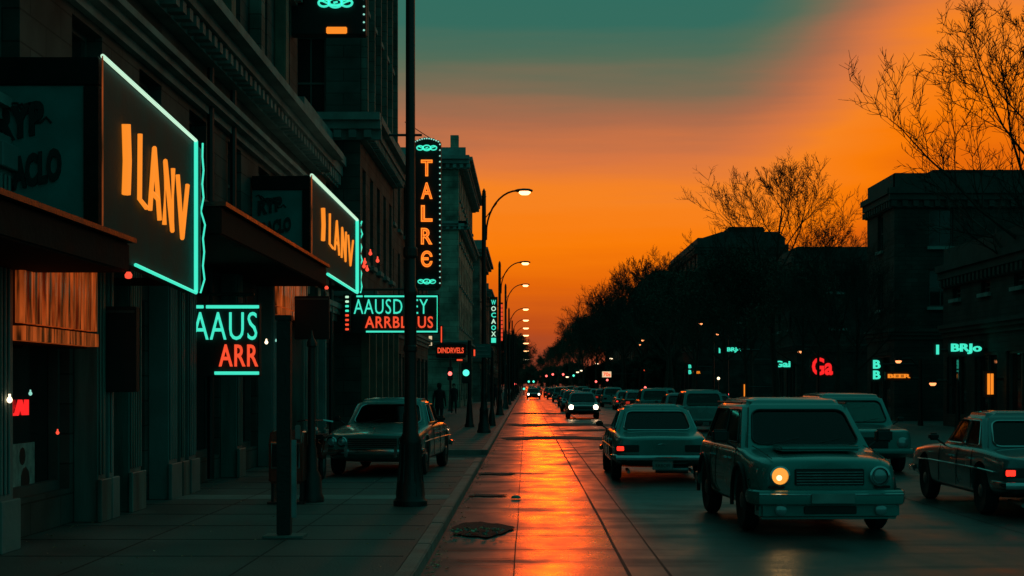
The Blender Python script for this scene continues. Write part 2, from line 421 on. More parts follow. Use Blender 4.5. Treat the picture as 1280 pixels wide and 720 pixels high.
# dark tar patches across the lane
mb = MB()
for (x0, x1, yc, hy) in ((-.98, 3.4, 51, 1.5), (-.98, 4.2, 68, 2.2), (-.98, -.2, 30.6, .35), (-.95, -.3, 24.6, .22), (1.5, 5, 60, 1.2), (-.98,2.6,95,2.4)):
    n_ = 90; ring = []; ph = [random.uniform(0, 6.3) for _ in range(6)]
    for i in range(n_):
        a = 2*math.pi*i/n_; c_, s_ = math.cos(a), math.sin(a); wv_ = 1+sum(.13*math.sin((q+2)*2.3*a//.01*.01+ph[q]) for q in range(6))*.5
        ring.append(((x0+x1)/2+(x1-x0)/2*math.copysign(abs(c_)**.6, c_)*random.uniform(.9, 1.05), yc+hy*wv_*math.copysign(abs(s_)**.8, s_)*random.uniform(.86, 1.1)+.25*hy*math.sin(5*c_+ph[0]), .016))
    mb.add(ring, [tuple(range(n_))])
struct('tar_patches', mb, 'drive', keep=True)
# worn lane dashes
mb = MB()
for y in (24, 36, 48, 60, 76, 92, 108, 124, 140, 160, 180): mb.box(4.6, 4.7, y, y+4, .001, .02)
for y in (80, 104, 128): mb.box(2.55, 2.66, y, y+9, .001, .02)
struct('lane_marking', mb, 'white_paint')
# pothole with litter
ring = []; n_ = 72
for i in range(n_):
    a = 2*math.pi*i/n_
    ring.append((-.57+.37*math.cos(a)*(1+.10*math.sin(3*a+1)+.05*math.sin(7*a))*random.uniform(.97, 1.03), 18.8+.95*math.sin(a)*(1+.10*math.sin(4*a)+.06*math.sin(9*a))*random.uniform(.97, 1.03), .018))
pt = MB().add(ring, [tuple(range(n_))]); struct('pothole', pt, 'puddle', keep=True)
for k in range(34):
    a = random.uniform(0, 6.28); r_ = random.uniform(0, 1)**.5
    c = Vector((-.58+.34*r_*math.cos(a), 18.15+.42*r_*math.sin(a), .03+random.uniform(0, .02)))
    s_ = random.uniform(.010, .030); mb = MB(); n_ = 6; vs_ = []
    an = random.uniform(0, 6)
    for i in range(n_):
        b_ = 2*math.pi*i/n_
        p = Vector((s_*1.5*math.cos(b_), s_*.8*math.sin(b_), random.uniform(0, .035))); p.rotate(Matrix.Rotation(an, 3, 'Z')); vs_.append(c+p)
    mb.prism(vs_, (0, 0, .004))
    o = mb.build('fallen_leaf', 'dead_leaf' if k % 3 else 'concrete_l', org=tuple(c))
    tag(o, 'small dry leaf or scrap lying in the pothole by the near kerb', 'leaf', 'leaves and scraps in the pothole')
mb = MB()
for k in range(260):
    y = 14+random.uniform(0, 1)**1.5*50; x = -1.0+abs(random.gauss(0, .10))+.02; an = random.uniform(0, 6.3); s_ = random.uniform(.008, .028)
    ca, sa = math.cos(an)*s_, math.sin(an)*s_; z = .006+random.uniform(0, .01)
    mb.add([(x-ca, y-sa, z), (x+sa*.6, y-ca*.6, z+.012), (x+ca, y+sa, z), (x-sa*.6, y+ca*.6, z+.008)], [(0,1,2,3)])
tag(mb.build('gutter_leaves', 'dead_leaf', keep=True), 'loose dry leaves and grit lying along the gutter of the near kerb', 'leaf litter', None, 'stuff')
mb = MB()
for k in range(150):
    y = 13+random.uniform(0, 1)*24; x = random.uniform(-5.2, -1.25) if k % 3 else -5.35+abs(random.gauss(0, .12)); an = random.uniform(0, 6.3); s_ = random.uniform(.008, .03)
    if 22.1 < y < 23.1 or y > 33.8: continue
    ca, sa = math.cos(an)*s_, math.sin(an)*s_; z = .137
    mb.add([(x-ca, y-sa, z), (x+sa*.6, y-ca*.6, z+.010), (x+ca, y+sa, z), (x-sa*.6, y+ca*.6, z+.006)], [(0,1,2,3)])
tag(mb.build('sidewalk_grit', 'dead_leaf', keep=True), 'dry leaves and paper grit scattered over the near sidewalk', 'leaf litter', None, 'stuff')
mb = MB(); c = W(645, 624, 23.9)
mb.lathe([(.02,0),(.085,.005),(.07,.035),(.03,.05),(.005,.052)], (c[0], 23.9, .012), 9)
tag(mb.build('crumpled_litter', 'litter', org=(c[0], 23.9, .01), smooth=True), 'teal scrap of litter lying flat on the wet lane near the left joint', 'litter')

# ================================================================== BUILDINGS
def wall_open(mb, axis, X, u0, u1, z0, z1, ops, depth, sgn):
    """wall face with recessed openings. axis 'x': plane x=X, u is y, facing sgn along x; axis 'y': plane y=X, u is x"""
    us = sorted({u0, u1, *[o[0] for o in ops], *[o[1] for o in ops]}); zs = sorted({z0, z1, *[o[2] for o in ops], *[o[3] for o in ops]})
    def P(u, z, dd=0): return (X-sgn*dd, u, z) if axis == 'x' else (u, X-sgn*dd, z)
    for a, b_ in zip(us, us[1:]):
        for c, d in zip(zs, zs[1:]):
            mu, mz = (a+b_)/2, (c+d)/2
            if any(o[0] < mu < o[1] and o[2] < mz < o[3] for o in ops): continue
            mb.quad(P(a, c), P(b_, c), P(b_, d), P(a, d))
    for (a, b_, c, d) in [o[:4] for o in ops]:
        mb.quad(P(a,c), P(b_,c), P(b_,c,depth), P(a,c,depth)); mb.quad(P(a,d), P(a,d,depth), P(b_,d,depth), P(b_,d))
        mb.quad(P(a,c), P(a,c,depth), P(a,d,depth), P(a,d)); mb.quad(P(b_,c), P(b_,d), P(b_,d,depth), P(b_,c,depth))
def abox(axis, X, sgn, u0, u1, d0, d1, z0, z1, mb):
    """box from depth d0 to d1 measured OUT of the wall"""
    a, b_ = sorted((X+sgn*d0, X+sgn*d1))
    return mb.box(a, b_, u0, u1, z0, z1) if axis == 'x' else mb.box(u0, u1, a, b_, z0, z1)
WN = {}
def add_window(root, axis, X, sgn, a, b_, c, d, lit=False, depth=.25, fm='frame', detail=True):
    WN[root.name] = WN.get(root.name, 0)+1
    fr = MB(); t_ = .07
    for q in ((a, b_, c, c+t_), (a, b_, d-t_, d), (a, a+t_, c+t_, d-t_), (b_-t_, b_, c+t_, d-t_), (a+t_, b_-t_, (c+d)/2-.03, (c+d)/2+.03)):
        abox(axis, X, sgn, q[0], q[1], -depth+.03, -depth+.10, q[2], q[3], fr)
    if detail: abox(axis, X, sgn, (a+b_)/2-.02, (a+b_)/2+.02, -depth+.035, -depth+.09, c+t_, d-t_, fr)
    f = fr.build('window', fm, root)
    p = MB(); abox(axis, X, sgn, a, b_, -depth-.02, -depth+.05, c, d, p); p.build('pane', 'glass_lit' if lit else 'glass', f)
    if detail:
        s = MB(); abox(axis, X, sgn, a-.12, b_+.12, .002, .14, c-.14, c-.002, s); s.build('sill', 'cornice', f)
    return f
def cornice(mb, axis, X, sgn, u0, u1, z, h=.6, out=.5, dent=0):
    abox(axis, X, sgn, u0, u1, .003, out*.3, z-h, z-h*.62, mb)
    abox(axis, X, sgn, u0, u1, .003, out*.7, z-h*.615, z-h*.3, mb)
    abox(axis, X, sgn, u0, u1, .003, out, z-h*.295, z, mb)
    if dent:
        u = u0+.1
        while u < u1-.1:
            abox(axis, X, sgn, u, u+dent*.5, out*.3+.003, out*.62, z-h*.95, z-h*.64, mb); u += dent
def building(name, label, X, sgn, y0, y1, h, wallm, storeys, bay, back=12, base=4.2, endwall=True, win_w=1.1, lit=(), cor=.5, detail=True, z0=.13, shops=True, cm='cornice', parapet=.7):
    root = thing(name, label, 'building', (X-sgn*back/2, (y0+y1)/2, z0))
    mb = MB(); ops = []; sh = (h-base-.9)/storeys
    n_ = max(1, int((y1-y0-.6)/bay)); st = (y1-y0)/n_
    for k in range(storeys):
        zc = base+.5+k*sh
        for i in range(n_):
            c_ = y0+st*(i+.5); ops.append((c_-win_w/2, c_+win_w/2, zc+.5, zc+sh-.55, (k, i)))
    gops = []
    if shops:
        for i in range(n_):
            c_ = y0+st*(i+.5); gops.append((c_-st*.36, c_+st*.36, z0+.5 if i % 3 else z0, base-1.2))
    wall_open(mb, 'x', X, y0, y1, z0, h, [o[:4] for o in ops]+gops, .25, sgn)
    eops = []
    if endwall:
        xa, xb = sorted((X, X-sgn*back)); m_ = max(1, int((back-.8)/(bay*1.15))); s2 = back/m_
        for k in range(storeys):
            zc = base+.5+k*sh
            for i in range(m_):
                c_ = xa+s2*(i+.5); eops.append((c_-win_w/2, c_+win_w/2, zc+.5, zc+sh-.55, (k, i)))
        wall_open(mb, 'y', y0, xa, xb, z0, h, [o[:4] for o in eops], .25, -1)
    wl = mb.build('wall', wallm, root, keep=True)
    core = MB(); xa, xb = sorted((X-sgn*.34, X-sgn*back)); core.box(xa, xb, y0+(.34 if endwall else .0), y1-.003, z0, h-.002); core.build('inner_wall', wallm, root)
    r = MB(); r.box(*sorted((X, X-sgn*back)), y0, y1, h, h+.05); rf = r.build('roof', 'roof', root)
    tr = MB(); cornice(tr, 'x', X, sgn, y0-.1, y1, h, .9, cor, .5 if detail else 0)
    abox('x', X, sgn, y0, y1, -.3, -.02, h+.051, h+parapet, tr)
    tb = MB(); cornice(tb, 'x', X, sgn, y0-.05, y1, base, .5, cor*.7)
    if endwall:
        xa, xb = sorted((X+sgn*cor*.8, X-sgn*back)); cornice(tr, 'y', y0, -1, xa, xb, h-.004, .9, cor*.98, .5 if detail else 0); cornice(tb, 'y', y0, -1, xa, xb, base-.004, .5, cor*.68)
        abox('y', y0, -1, xa+.3, xb-.3, -.3, -.02, h+.051, h+parapet-.003, tr)
    tr.build('cornice', cm, root); tb.build('cornice', cm, root)
    cnt = 0
    for o in ops+[None]+eops:
        if o is None: ax = 'y'; continue
    for grp, ax, XX, sg in ((ops, 'x', X, sgn), (eops, 'y', y0, -1)):
        for (a, b_, c, d, id_) in grp:
            cnt += 1
            if cnt > 90: break
            add_window(root, ax, XX, sg, a, b_, c, d, lit=(cnt in lit), detail=detail)
    for j, (a, b_, c, d) in enumerate(gops):
        p = MB(); abox('x', X, sgn, a, b_, -.27, -.2, c, d, p); abox
        p2 = p.build('shop_window', 'glass', root)
        f = MB()
        for q in ((a, b_, d-.1, d), (a, a+.08, c, d-.1), (b_-.08, b_, c, d-.1), ((a+b_)/2-.04, (a+b_)/2+.04, c, d-.1)):
            abox('x', X, sgn, q[0], q[1], -.195, -.10, q[2], q[3], f)
        f.build('frame', 'frame', p2)
    return root

# ---- left, nearest: long shop building (street face x=-5.5)
XL = -5.5
rootA = thing('shop_building', 'long dark shop building with stepped stone cornices filling the left edge', 'building', (-9, 22, .13))
mb = MB()
ops = []
bays = [(8.2,11.2),(11.8,14.8),(15.6,18.3),(19.35,19.75),(20.7,21.9),(24.2,27.2),(28.0,31.0),(31.9,35.2),(36.6,37.4),(38.0,39.0)]
for a, b_ in bays: ops.append((a, b_, .55, 3.0))
for a in (9,12,15.2,18.4,21.6,24.8,28.0,31.2,34.4): ops.append((a, a+1.3, 4.9, 6.3))
wall_open(mb, 'x', XL, 6, 39.5, .13, 8.1, ops, .3, 1)
mb.build('wall', 'stone_dark', rootA, keep=True)
MB().box(-13, XL-.4, 6, 39.5, .13, 8.0).build('inner_wall', 'stone_dark', rootA)
for ar in ((7.8, .55, .75, .45), (6.75, .35, .35), (4.7, .35, .3)):
    c = MB(); cornice(c, 'x', XL, 1, 6, 39.5, *ar); c.build('cornice', 'cornice', rootA)
# upper storeys set back
ops2 = []
for z in (9.0, 12.4, 15.8):
    for i in range(10): ops2.append((7.2+i*3.3, 8.5+i*3.3, z, z+2.2))
mb = MB(); wall_open(mb, 'x', XL-.45, 6, 39.5, 7.82, 19.5, ops2, .3, 1); mb.box(-13, XL-.85, 6, 39.5, 7.9, 19.45)
mb.build('wall', 'stone_dark', rootA, keep=True)
for (a, b_, z0, z1) in ops2: add_window(rootA, 'x', XL-.45, 1, a, b_, z0, z1, depth=.3)
for a in (9,12,15.2,18.4,21.6,24.8,28.0,31.2,34.4): add_window(rootA, 'x', XL, 1, a, a+1.3, 4.9, 6.3, depth=.3)
for i in range(11):
    y = 6.1+i*3.3
    if y+.5 < 39.5: abox('x', XL-.45, 1, y, y+.5, .002, .28, 7.83, 19.3, MB()).build('pilaster', 'pil_brown' if i % 2 else 'stone', rootA, bevel=.03)
for ar in ((11.9, .5, .5, .4), (19.9, 1.0, .8, .5), (15.3, .4, .4)):
    c = MB(); cornice(c, 'x', XL-.45, 1, 6, 39.5, *ar); c.build('cornice', 'cornice', rootA)
# ground floor: painted columns, shop windows
for i, (a, wd) in enumerate(((11.3,.4),(14.95,.45),(18.45,.34),(18.95,.22),(19.9,.6),(22.1,.55),(22.85,.3),(23.4,.5),(27.3,.5),(31.1,.6),(35.3,.34),(35.75,.26),(37.5,.4),(39.05,.42))):
    m_ = MB(); abox('x', XL, 1, a, a+wd, .003, .30, .13, 4.3, m_); abox('x', XL, 1, a-.06, a+wd+.06, .303, .36, .13, .65, m_) ; abox('x', XL, 1, a-.05, a+wd+.05, .303, .37, 3.95, 4.2, m_)
    for q in range(int(wd/.12)): abox('x', XL, 1, a+.03+q*.12, a+.08+q*.12, .303, .325, .7, 3.9, m_)
    m_.build('column', 'col_teal' if i % 2 == 0 else 'trim', rootA, bevel=.01, seg=1)
for k, (a, b_) in enumerate(bays):
    p = MB(); abox('x', XL, 1, a, b_, -.30, -.24, .55, 3.0, p); g_ = p.build('shop_window', 'glass', rootA)
    f = MB()
    for q in ((a, b_, 2.92, 3.0), (a, b_, .55, .66), (a, a+.07, .66, 2.92), (b_-.07, b_, .66, 2.92), (a+.07, b_-.07, 2.3, 2.36)): abox('x', XL, 1, q[0], q[1], -.235, -.12, q[2], q[3], f)
    f.build('frame', 'frame', g_)
# lit orange louvres above two of the shop windows
for (a, b_, z0, z1) in ((15.4, 18.05, 2.25, 3.25), (31.3, 35.3, 3.25, 4.2)):
    m_ = MB(); n_ = 16
    for i in range(n_):
        u = a+(b_-a)*i/n_; abox('x', XL, 1, u, u+(b_-a)/n_*.62, .32 if True else 0, .40+random.uniform(0, .03), z0+.18, z1-random.uniform(0, .1), m_)
    abox('x', XL, 1, a, b_, .29, .42, z0, z0+.15, m_); m_.build('louvre_panel', 'shutter', rootA)
    m_ = MB(); abox('x', XL, 1, a, b_, .004, .28, z0-.02, z1+.05, m_); m_.build('louvre_box', 'canopy', rootA)
# things in and on the windows
def wall_sign(name, label, cat, org, mbs, group=None):
    r_ = thing(name, label, cat, org, group)
    return r_
def poster(px0, py0, px1, py1, X, label):
    a = WX(px0, py0, X); b_ = WX(px1, py1, X); d0, d1 = a[1], b_[1]
    r_ = thing('poster', label, 'poster', (X, d0, min(a[2], b_[2])))
    zt = CH-(py0-HY)*d0/F; zb = CH-(py1-HY)*d0/F
    abox('x', X, 1, d0, d1, .0, .012, zb, zt, MB()).build('sheet', 'poster', r_)
    m_ = MB(); yc = (d0+d1)/2; zc = (zt+zb)/2
    m_.lathe([(.10, .013), (.10, .018)], (X, yc, zc+.1), 12, 'x'); m_.lathe([(.16, .013), (.14, .019)], (X, yc+.1, zc-.18), 9, 'x')
    m_.build('picture', 'paint_dark', r_)
poster(10, 556, 42, 612, XL-.22, 'pale poster with dark blots in the leftmost shop window')
poster(331, 459, 345, 484, XL-.22, 'pale poster in the shop window under the smaller orange louvre')
for (px, py, w_, h_, m_, t_, lab) in ((12, 520, 22, 20, 'n_redder', 'LAI', 'red neon letters glowing inside the leftmost shop window'),
                                   (333, 443, 13, 8, 'n_redder', 'LAI', 'small red neon letters inside the window under the smaller orange louvre')):
    a = WX(px, py, XL-.2); b_ = WX(px+w_, py, XL-.2)
    t = text_mesh(t_, b_[1]-a[1], h_*a[1]/F, extr=.02, bold=.01)
    place_text(t, (XL-.2, a[1], a[2]), ux=(0,1,0), n=(1,0,0)); o = t.build('neon_letters', m_, org=a, keep=True); tag(o, lab, 'neon sign')
for (px, py, m_, lab, r_) in ((12, 500, 'lamp_w', 'small warm bulb above the red letters at the far left', .03), (72, 541, 'bulb_red', 'tiny orange-red lamp on the near column', .02), (38, 492, 'bulb', 'faint teal bulb beside the warm one at the far left', .02),
                          (333, 428, 'lamp_w', 'small warm bulb under the smaller orange louvre', .035), (362, 449, 'bulb_red', 'tiny red lamp beside the black hanging box', .03), (345, 426, 'bulb', 'faint teal bulb next to the small warm bulb', .02)):
    a = WX(px, py, XL+.36)
    m2 = MB(); m2.lathe([(r_*.3, -r_), (r_*.8, -r_*.6), (r_, 0), (r_*.8, r_*.6), (r_*.4, r_*1.1), (r_*.4, r_*2)], a, 10)
    tag(m2.build('bulb', m_, org=a, smooth=True), lab, 'bulb')

def box_sign(px0, pyt0, pyb0, px1, pyt1, pyb1, XS, labels, scale):
    """box sign standing off the facade: street face at x=XS, near end faces up the street"""
    a = WX(px0, pyt0, XS); b_ = WX(px1, pyt1, XS); za = (WX(px0, pyb0, XS)[2], a[2]); zb = (WX(px1, pyb1, XS)[2], b_[2]); d0, d1 = a[1], b_[1]
    r_ = thing('box_sign', labels[0], 'sign', (XS, d0, za[0]))
    th = .16
    # street face board
    MB().prism([(XS-th, d0, za[0]), (XS-th, d1, zb[0]), (XS-th, d1, zb[1]), (XS-th, d0, za[1])], (th-.03, 0, 0)).build('street_panel', 'board_grey', r_, bevel=.01)
    def pt(u, v, off=.0):
        z0 = za[0]+(zb[0]-za[0])*u; z1 = za[1]+(zb[1]-za[1])*u
        return Vector((XS-.03+off, d0+(d1-d0)*u, z0+(z1-z0)*v))
    rr = .028*scale
    MB().tube([pt(0, 1, .04), pt(1, 1, .04)], rr*1.3, 8).build('neon_tube', 'n_white', r_, smooth=True)
    MB().tube([pt(1, 1, .04), pt(1, .5, .04), pt(1, 0, .04)], rr*1.5, 8).build('neon_tube', 'n_teal', r_, smooth=True)
    MB().tube([pt(.30, 0, .04), pt(1, 0, .04)], rr*1.2, 8).build('neon_tube', 'n_teal', r_, smooth=True)
    MB().tube([pt(0, 0, .04), pt(0, 1, .04)], rr*.45, 6).build('neon_tube', 'shutter', r_, smooth=True)
    # ragged far edge of buckled tubing
    m_ = MB(); z = 0; pts = []
    k = 0
    while z <= 1: pts.append(pt(1, z, .05)+Vector((.05+.05*(k % 2)*scale+random.uniform(-.02, .02), .06, 0))); z += .09; k += 1
    m_.tube(pts, rr*.7, 6); m_.build('neon_fringe', 'n_teal', r_, smooth=True)
    MB().prism([(XS-.03, d1+.005, zb[0]), (XS+.10*scale, d1+.005, zb[0]+.05), (XS+.10*scale, d1+.005, zb[1]-.1), (XS-.03, d1+.005, zb[1])], (0, .04, 0)).build('edge_fin', 'board_teal', r_)
    # letters, tall and condensed
    def letters(txt, u0, u1, v0, v1):
        hh = pt(u0, v1).z-pt(u0, v0).z; t = text_mesh(txt, (u1-u0)*(d1-d0), hh, extr=.03, bold=.012)
        sh = (pt(u1, v0).z-pt(u0, v0).z)/((u1-u0)*(d1-d0))
        place_text(t, pt(u0, v0, .03), ux=(0,1,0), n=(1,0,0), shear=sh*.9); return t.build('letters', 'n_orange', r_, keep=True)
    def stroke(us, r_f=1.0, nm='letter'):
        if r_f < 1.5: us = [[(.335+(u-.395)*1.02, .33+(v-.30)*.84) for u, v in pl] for pl in us]
        else: us = [[(u, .36+(v-.38)*.85) for u, v in pl] for pl in us]
        mb_ = MB()
        for pl in us: mb_.tube([pt(u, v, .045) for u, v in pl], .0145*(za[1]-za[0])*r_f, 7)
        mb_.build(nm, 'n_orange', r_, smooth=True)
    stroke([[(.205,.38),(.215,.60),(.205,.83)]], 1.8)
    stroke([[(.40,.80),(.395,.36),(.46,.33)]]); stroke([[(.50,.33),(.545,.78),(.60,.30)],[(.515,.46),(.585,.44)]])
    stroke([[(.655,.29),(.665,.75),(.745,.28),(.755,.74)]]); stroke([[(.81,.72),(.865,.27),(.93,.70)]])
    # near end board
    xa = XL+.02 if scale > 1 else XL+.05
    m_ = MB().box(XL+.02, XS-th-.01, d0-.02, d0+.10, za[0]+.18, za[1]-.30); m_.build('end_panel', 'board_teal', r_, bevel=.008)
    fr = MB().box(XL+.02, XS-.02, d0-.05, d0+.12, za[1]-.30, za[1]-.02); fr.box(XS-th-.008, XS-.02, d0-.06, d0+.08, za[0], za[1]-.31); fr.build('end_frame', 'canopy', r_, bevel=.01)
    wd = XS-th-.01-XL; hh = za[1]-za[0]-.48
    for k, tx in enumerate(('RYP', 'ORACLO')):
        w2 = wd*(.52 if k == 0 else .80)*.9; t = text_mesh(tx, w2, hh*.23, extr=.02, bold=.05)
        place_text(t, (XL+wd*(.14 if k == 0 else .06), d0-.03, za[0]+.18+hh*(.60 if k == 0 else .24)), shear=.22); t.build('lettering', 'paint_dark', r_, keep=True)
    fl = MB()   # painted flourishes above the words
    for q in range(3):
        pts = [(XL+wd*(.1+.09*q+.05*i), d0-.03, za[0]+.18+hh*(.9-.02*q*q)+.05*math.sin(i*1.7+q)-.015*i) for i in range(9)]
        fl.tube(pts, .014, 5)
    fl.build('flourish', 'paint_dark', r_)
    bk = MB()   # brackets back to the wall and filled body
    for yy in (d0+.2, (d0+d1)/2, d1-.2):
        u = (yy-d0)/(d1-d0); zt = za[1]+(zb[1]-za[1])*u-.06; bk.box(XL+.003, XS-th-.003, yy-.03, yy+.03, zt-.1, zt)
        zt = za[0]+(zb[0]-za[0])*u+.12; bk.box(XL+.003, XS-th-.003, yy-.03, yy+.03, zt-.05, zt+.05)
    bk.build('bracket', 'black', r_)
    # canopy beam below it, ending in a red tip lamp
    return r_
box_sign(127, 70, 312, 244, 176, 366, -4.3, ['big box sign with orange letters edged in teal neon, nearest at the left',], .62)
box_sign(389, 219, 330, 446, 275, 366, -4.3, ['smaller box sign with orange letters and teal neon, further down the shopfronts'], 1.0)
def canopy(pa, pb, X, thick, lab):
    a = WX(*pa, X); b_ = WX(*pb, X)
    r_ = thing('canopy', lab, 'canopy', (X, a[1], a[2]-thick))
    z1 = b_[2]
    m_ = MB().prism([(X, a[1]-3, z1-thick*.1), (X, b_[1], z1-thick*.1), (X, b_[1]-.0, z1-thick), (X, a[1]-3, z1-thick)], (XL+.05-X, 0, 0)); m_.build('beam', 'canopy', r_, bevel=.02)
    m_ = MB().box(XL+.05, X+.06, a[1]-3, b_[1]+.06, z1-thick*.1+.004, z1+.02); m_.build('flashing', 'black', r_)
    m_ = MB().lathe([(.015,-.03),(.035,-.02),(.04,.01),(.02,.04)], (X+.02, b_[1]-.12, z1-thick-.04), 10); m_.build('tip_lamp', 'bulb_red', r_, smooth=True)
canopy((0, 205), (162, 300), -4.12, .34, 'dark canopy edge under the big neon sign at the far left')
canopy((326, 287), (408, 332), -4.05, .42, 'dark canopy edge under the smaller neon sign')
# black hanging boxes
for (x0, y0_, x1, y1_, d, lab) in ((80, 383, 170, 490, 18.9, 'plain black board hanging below the near canopy at the left'), (368, 370, 411, 424, 33.0, 'plain black board hanging below the smaller neon sign')):
    a = W(x0, y0_, d); b_ = W(x1, y1_, d); r_ = thing('hanging_board', lab, 'board', (a[0], d, b_[2]))
    MB().box(max(a[0], XL+.04), b_[0], d, d+.18, b_[2], a[2]).build('board', 'blackm', r_, bevel=.012)
    MB().box(max(a[0], XL+.04)+.02, b_[0]-.02, d-.012, d-.002, a[2]-.08, a[2]-.05).build('trim_strip', 'frame', r_)
    m_ = MB(); m_.tube([(b_[0]-.1, d+.09, a[2]), (b_[0]-.1, d+.09, a[2]+.5)], .012, 6); m_.tube([(b_[0]-.5, d+.09, a[2]), (b_[0]-.5, d+.09, a[2]+.5)], .012, 6); m_.tube([(XL, d+.09, a[2]+.5), (b_[0]-.05, d+.09, a[2]+.5)], .018, 6); m_.build('hanger', 'black', r_)

# projecting two-line neon signs
def two_line(x0, yt, x1, yb, d, l1, l2, lab, part):
    a = W(x0, yt, d); b_ = W(x1, yb, d); wd = b_[0]-a[0]; ht = a[2]-b_[2]
    r_ = thing('neon_sign', lab, 'neon sign', (a[0], d, b_[2]))
    MB().box(a[0], b_[0], d, d+.22, b_[2], a[2]).build('box', 'blackm', r_, bevel=.015)
    m_ = MB(); e = .05*ht; rr = .022*ht; y = d-.03
    L_, R_, T_, B_ = a[0]+e, b_[0]-e, a[2]-e, b_[2]+e
    if part: segs = [[(L_, y, T_), (L_+wd*.16, y, T_)], [(L_+wd*.2, y, T_), (R_+e, y, T_)], [(L_+wd*.32, y, B_), (R_+e, y, B_)]]
    else: segs = [[(L_+wd*.03, y, T_), (L_+wd*.1, y, T_)], [(L_+wd*.12, y, T_), (R_, y, T_), (R_, y, B_), (L_+wd*.14, y, B_)]]
    for s_ in segs: MB().tube(s_, rr, 6).build('neon_border', 'n_teal', r_)
    pass
    if part: t1 = (L_, R_+e*.5); t2 = (L_+wd*.38, R_+e*.8)
    else: t1 = (L_, a[0]+wd*.87); t2 = (a[0]+wd*.15, a[0]+wd*.93)
    t = text_mesh(l1, t1[1]-t1[0], ht*.38, extr=.015, bold=-.004, spacing=1.1); place_text(t, (t1[0], d-.03, b_[2]+ht*.50)); t.build('upper_lettering', 'n_teal', r_, keep=True)
    t = text_mesh(l2, t2[1]-t2[0], ht*.30, extr=.015, bold=.012, spacing=1.1); place_text(t, (t2[0], d-.03, b_[2]+ht*.14)); t.build('lower_lettering', 'n_red', r_, keep=True)
    m_ = MB(); m_.tube([(XL-.25, d+.1, a[2]+.15), (b_[0]-.1, d+.1, a[2]+.15)], .03, 6)
    for q in (.25, .8): m_.tube([(a[0]+wd*q, d+.1, a[2]), (a[0]+wd*q, d+.1, a[2]+.15)], .015, 6)
    m_.build('bracket', 'black', r_)
two_line(440, 368, 549, 417, 44.9, 'AAUSDLEY', 'ARRBLAUS', 'wide two-line neon sign, teal AAUSDLEY over red ARRBLAUS, behind the tall black post', False)
two_line(236, 379, 324, 471, 24.9, 'AAUS', 'ARR', 'square two-line neon sign, teal AAUS over orange ARR, nearer at the left', True)
# narrow bulb strips
for (x0, x1, yt, yb, d, lab) in ((205, 226, 378, 492, 23.8, 'narrow strip sign of pale and red bulbs left of the square neon sign'), (429, 438, 368, 416, 44.5, 'narrow strip sign of pale and red bulbs left of the wide neon sign')):
    a = W(x0, yt, d); b_ = W(x1, yb, d); r_ = thing('strip_sign', lab, 'sign', (a[0], d, b_[2])); ht = a[2]-b_[2]
    MB().box(a[0], b_[0], d, d+.12, b_[2], a[2]).build('box', 'blackm', r_, bevel=.01)
    for k in range(8):
        z = a[2]-ht*(.06+k*.12); m_ = MB(); wd = (b_[0]-a[0]); m_.box(a[0]+wd*.3, b_[0]-wd*.22, d-.02, d-.003, z-ht*.035, z+ht*.02)
        m_.build('lamp', 'n_white' if k < 2 else ('n_teal' if k < 4 else 'n_red'), r_, bevel=.008)
    MB().tube([(XL, d+.06, a[2]-.1), (b_[0], d+.06, a[2]-.1)], .02, 6).build('bracket', 'black', r_)

# dark blade sign high above with teal scrolls
def scroll(mb, cx, y, cz, s, r):
    for q in (-1, 0, 1):
        rr_ = s*(.5 if q else .62)
        mb.tube([(cx+q*s*1.25+rr_*math.cos(t*math.pi/8)*1.2, y, cz+rr_*math.sin(t*math.pi/8)*.8) for t in range(16)], r, 5, closed=True)
    mb.tube([(cx+s*1.9*math.cos(t*.3)*(1), y-.002, cz+s*.25*math.sin(t*.9)) for t in range(11)], r*.8, 5)
    mb.tube([(cx-s*.2, y, cz), (cx+s*.25, y, cz+s*.1)], r*.9, 5)
a = W(362, -42, 38.5); b_ = W(457, 43, 38.5)
r_ = thing('blade_sign', 'dark sign high on the left buildings with teal scroll ornament cut by the top edge', 'sign', (a[0], 38.5, b_[2]))
MB().box(a[0], b_[0], 38.5, 38.9, b_[2], a[2]).build('box', 'blackm', r_, bevel=.02)
m_ = MB(); scroll(m_, (a[0]+b_[0])/2+.2, 38.46, W(0, 4, 38.5)[2], .23, .03); m_.build('scroll', 'n_teal', r_, smooth=True)
p0 = W(408, 44, 38.5); p1 = W(434, 34, 38.5)
MB().box(p0[0], p1[0], 38.44, 38.49, p0[2]+.03, p1[2]).build('lettering', 'n_orange', r_, bevel=.02)
m_ = MB()
for k in range(8): m_.lathe([(.015,-.02),(.03,0),(.015,.02)], (b_[0]-.04, 38.47, b_[2]+.1+k*.2), 8)
m_.build('bulbs', 'bulb', r_)
MB().tube([(-5.95, 38.7, b_[2]+.4), (a[0], 38.7, b_[2]+.4)], .05, 6).build('bracket', 'black', r_)

# ---- left, second: tall stone building stepping forward
rootB = building('stone_building', 'tall sooty stone building stepping forward behind the wide neon sign', -5.0, 1, 45.7, 57, 21, 'stone_dark', 4, 2.1, back=9, base=4.6, win_w=.95, cor=.7)
for ar in (('x', -5.0, 1, 45.5, 57, 9.9, .75, .65, .45), ('y', 45.7, -1, -9, -4.35, 9.896, .75, .63, .45)): c = MB(); cornice(c, *ar); c.build('cornice', 'cornice', rootB)
for i in range(6):
    y = 45.75+i*2.1; abox('x', -5.0, 1, y, y+.36, .003, .22, 9.95, 19.9, MB()).build('pilaster', 'stone', rootB, bevel=.03)
    abox('x', -5.0, 1, y, y+.36, .003, .26, .13, 4.0, MB()).build('pilaster', 'pil_brown', rootB, bevel=.03)
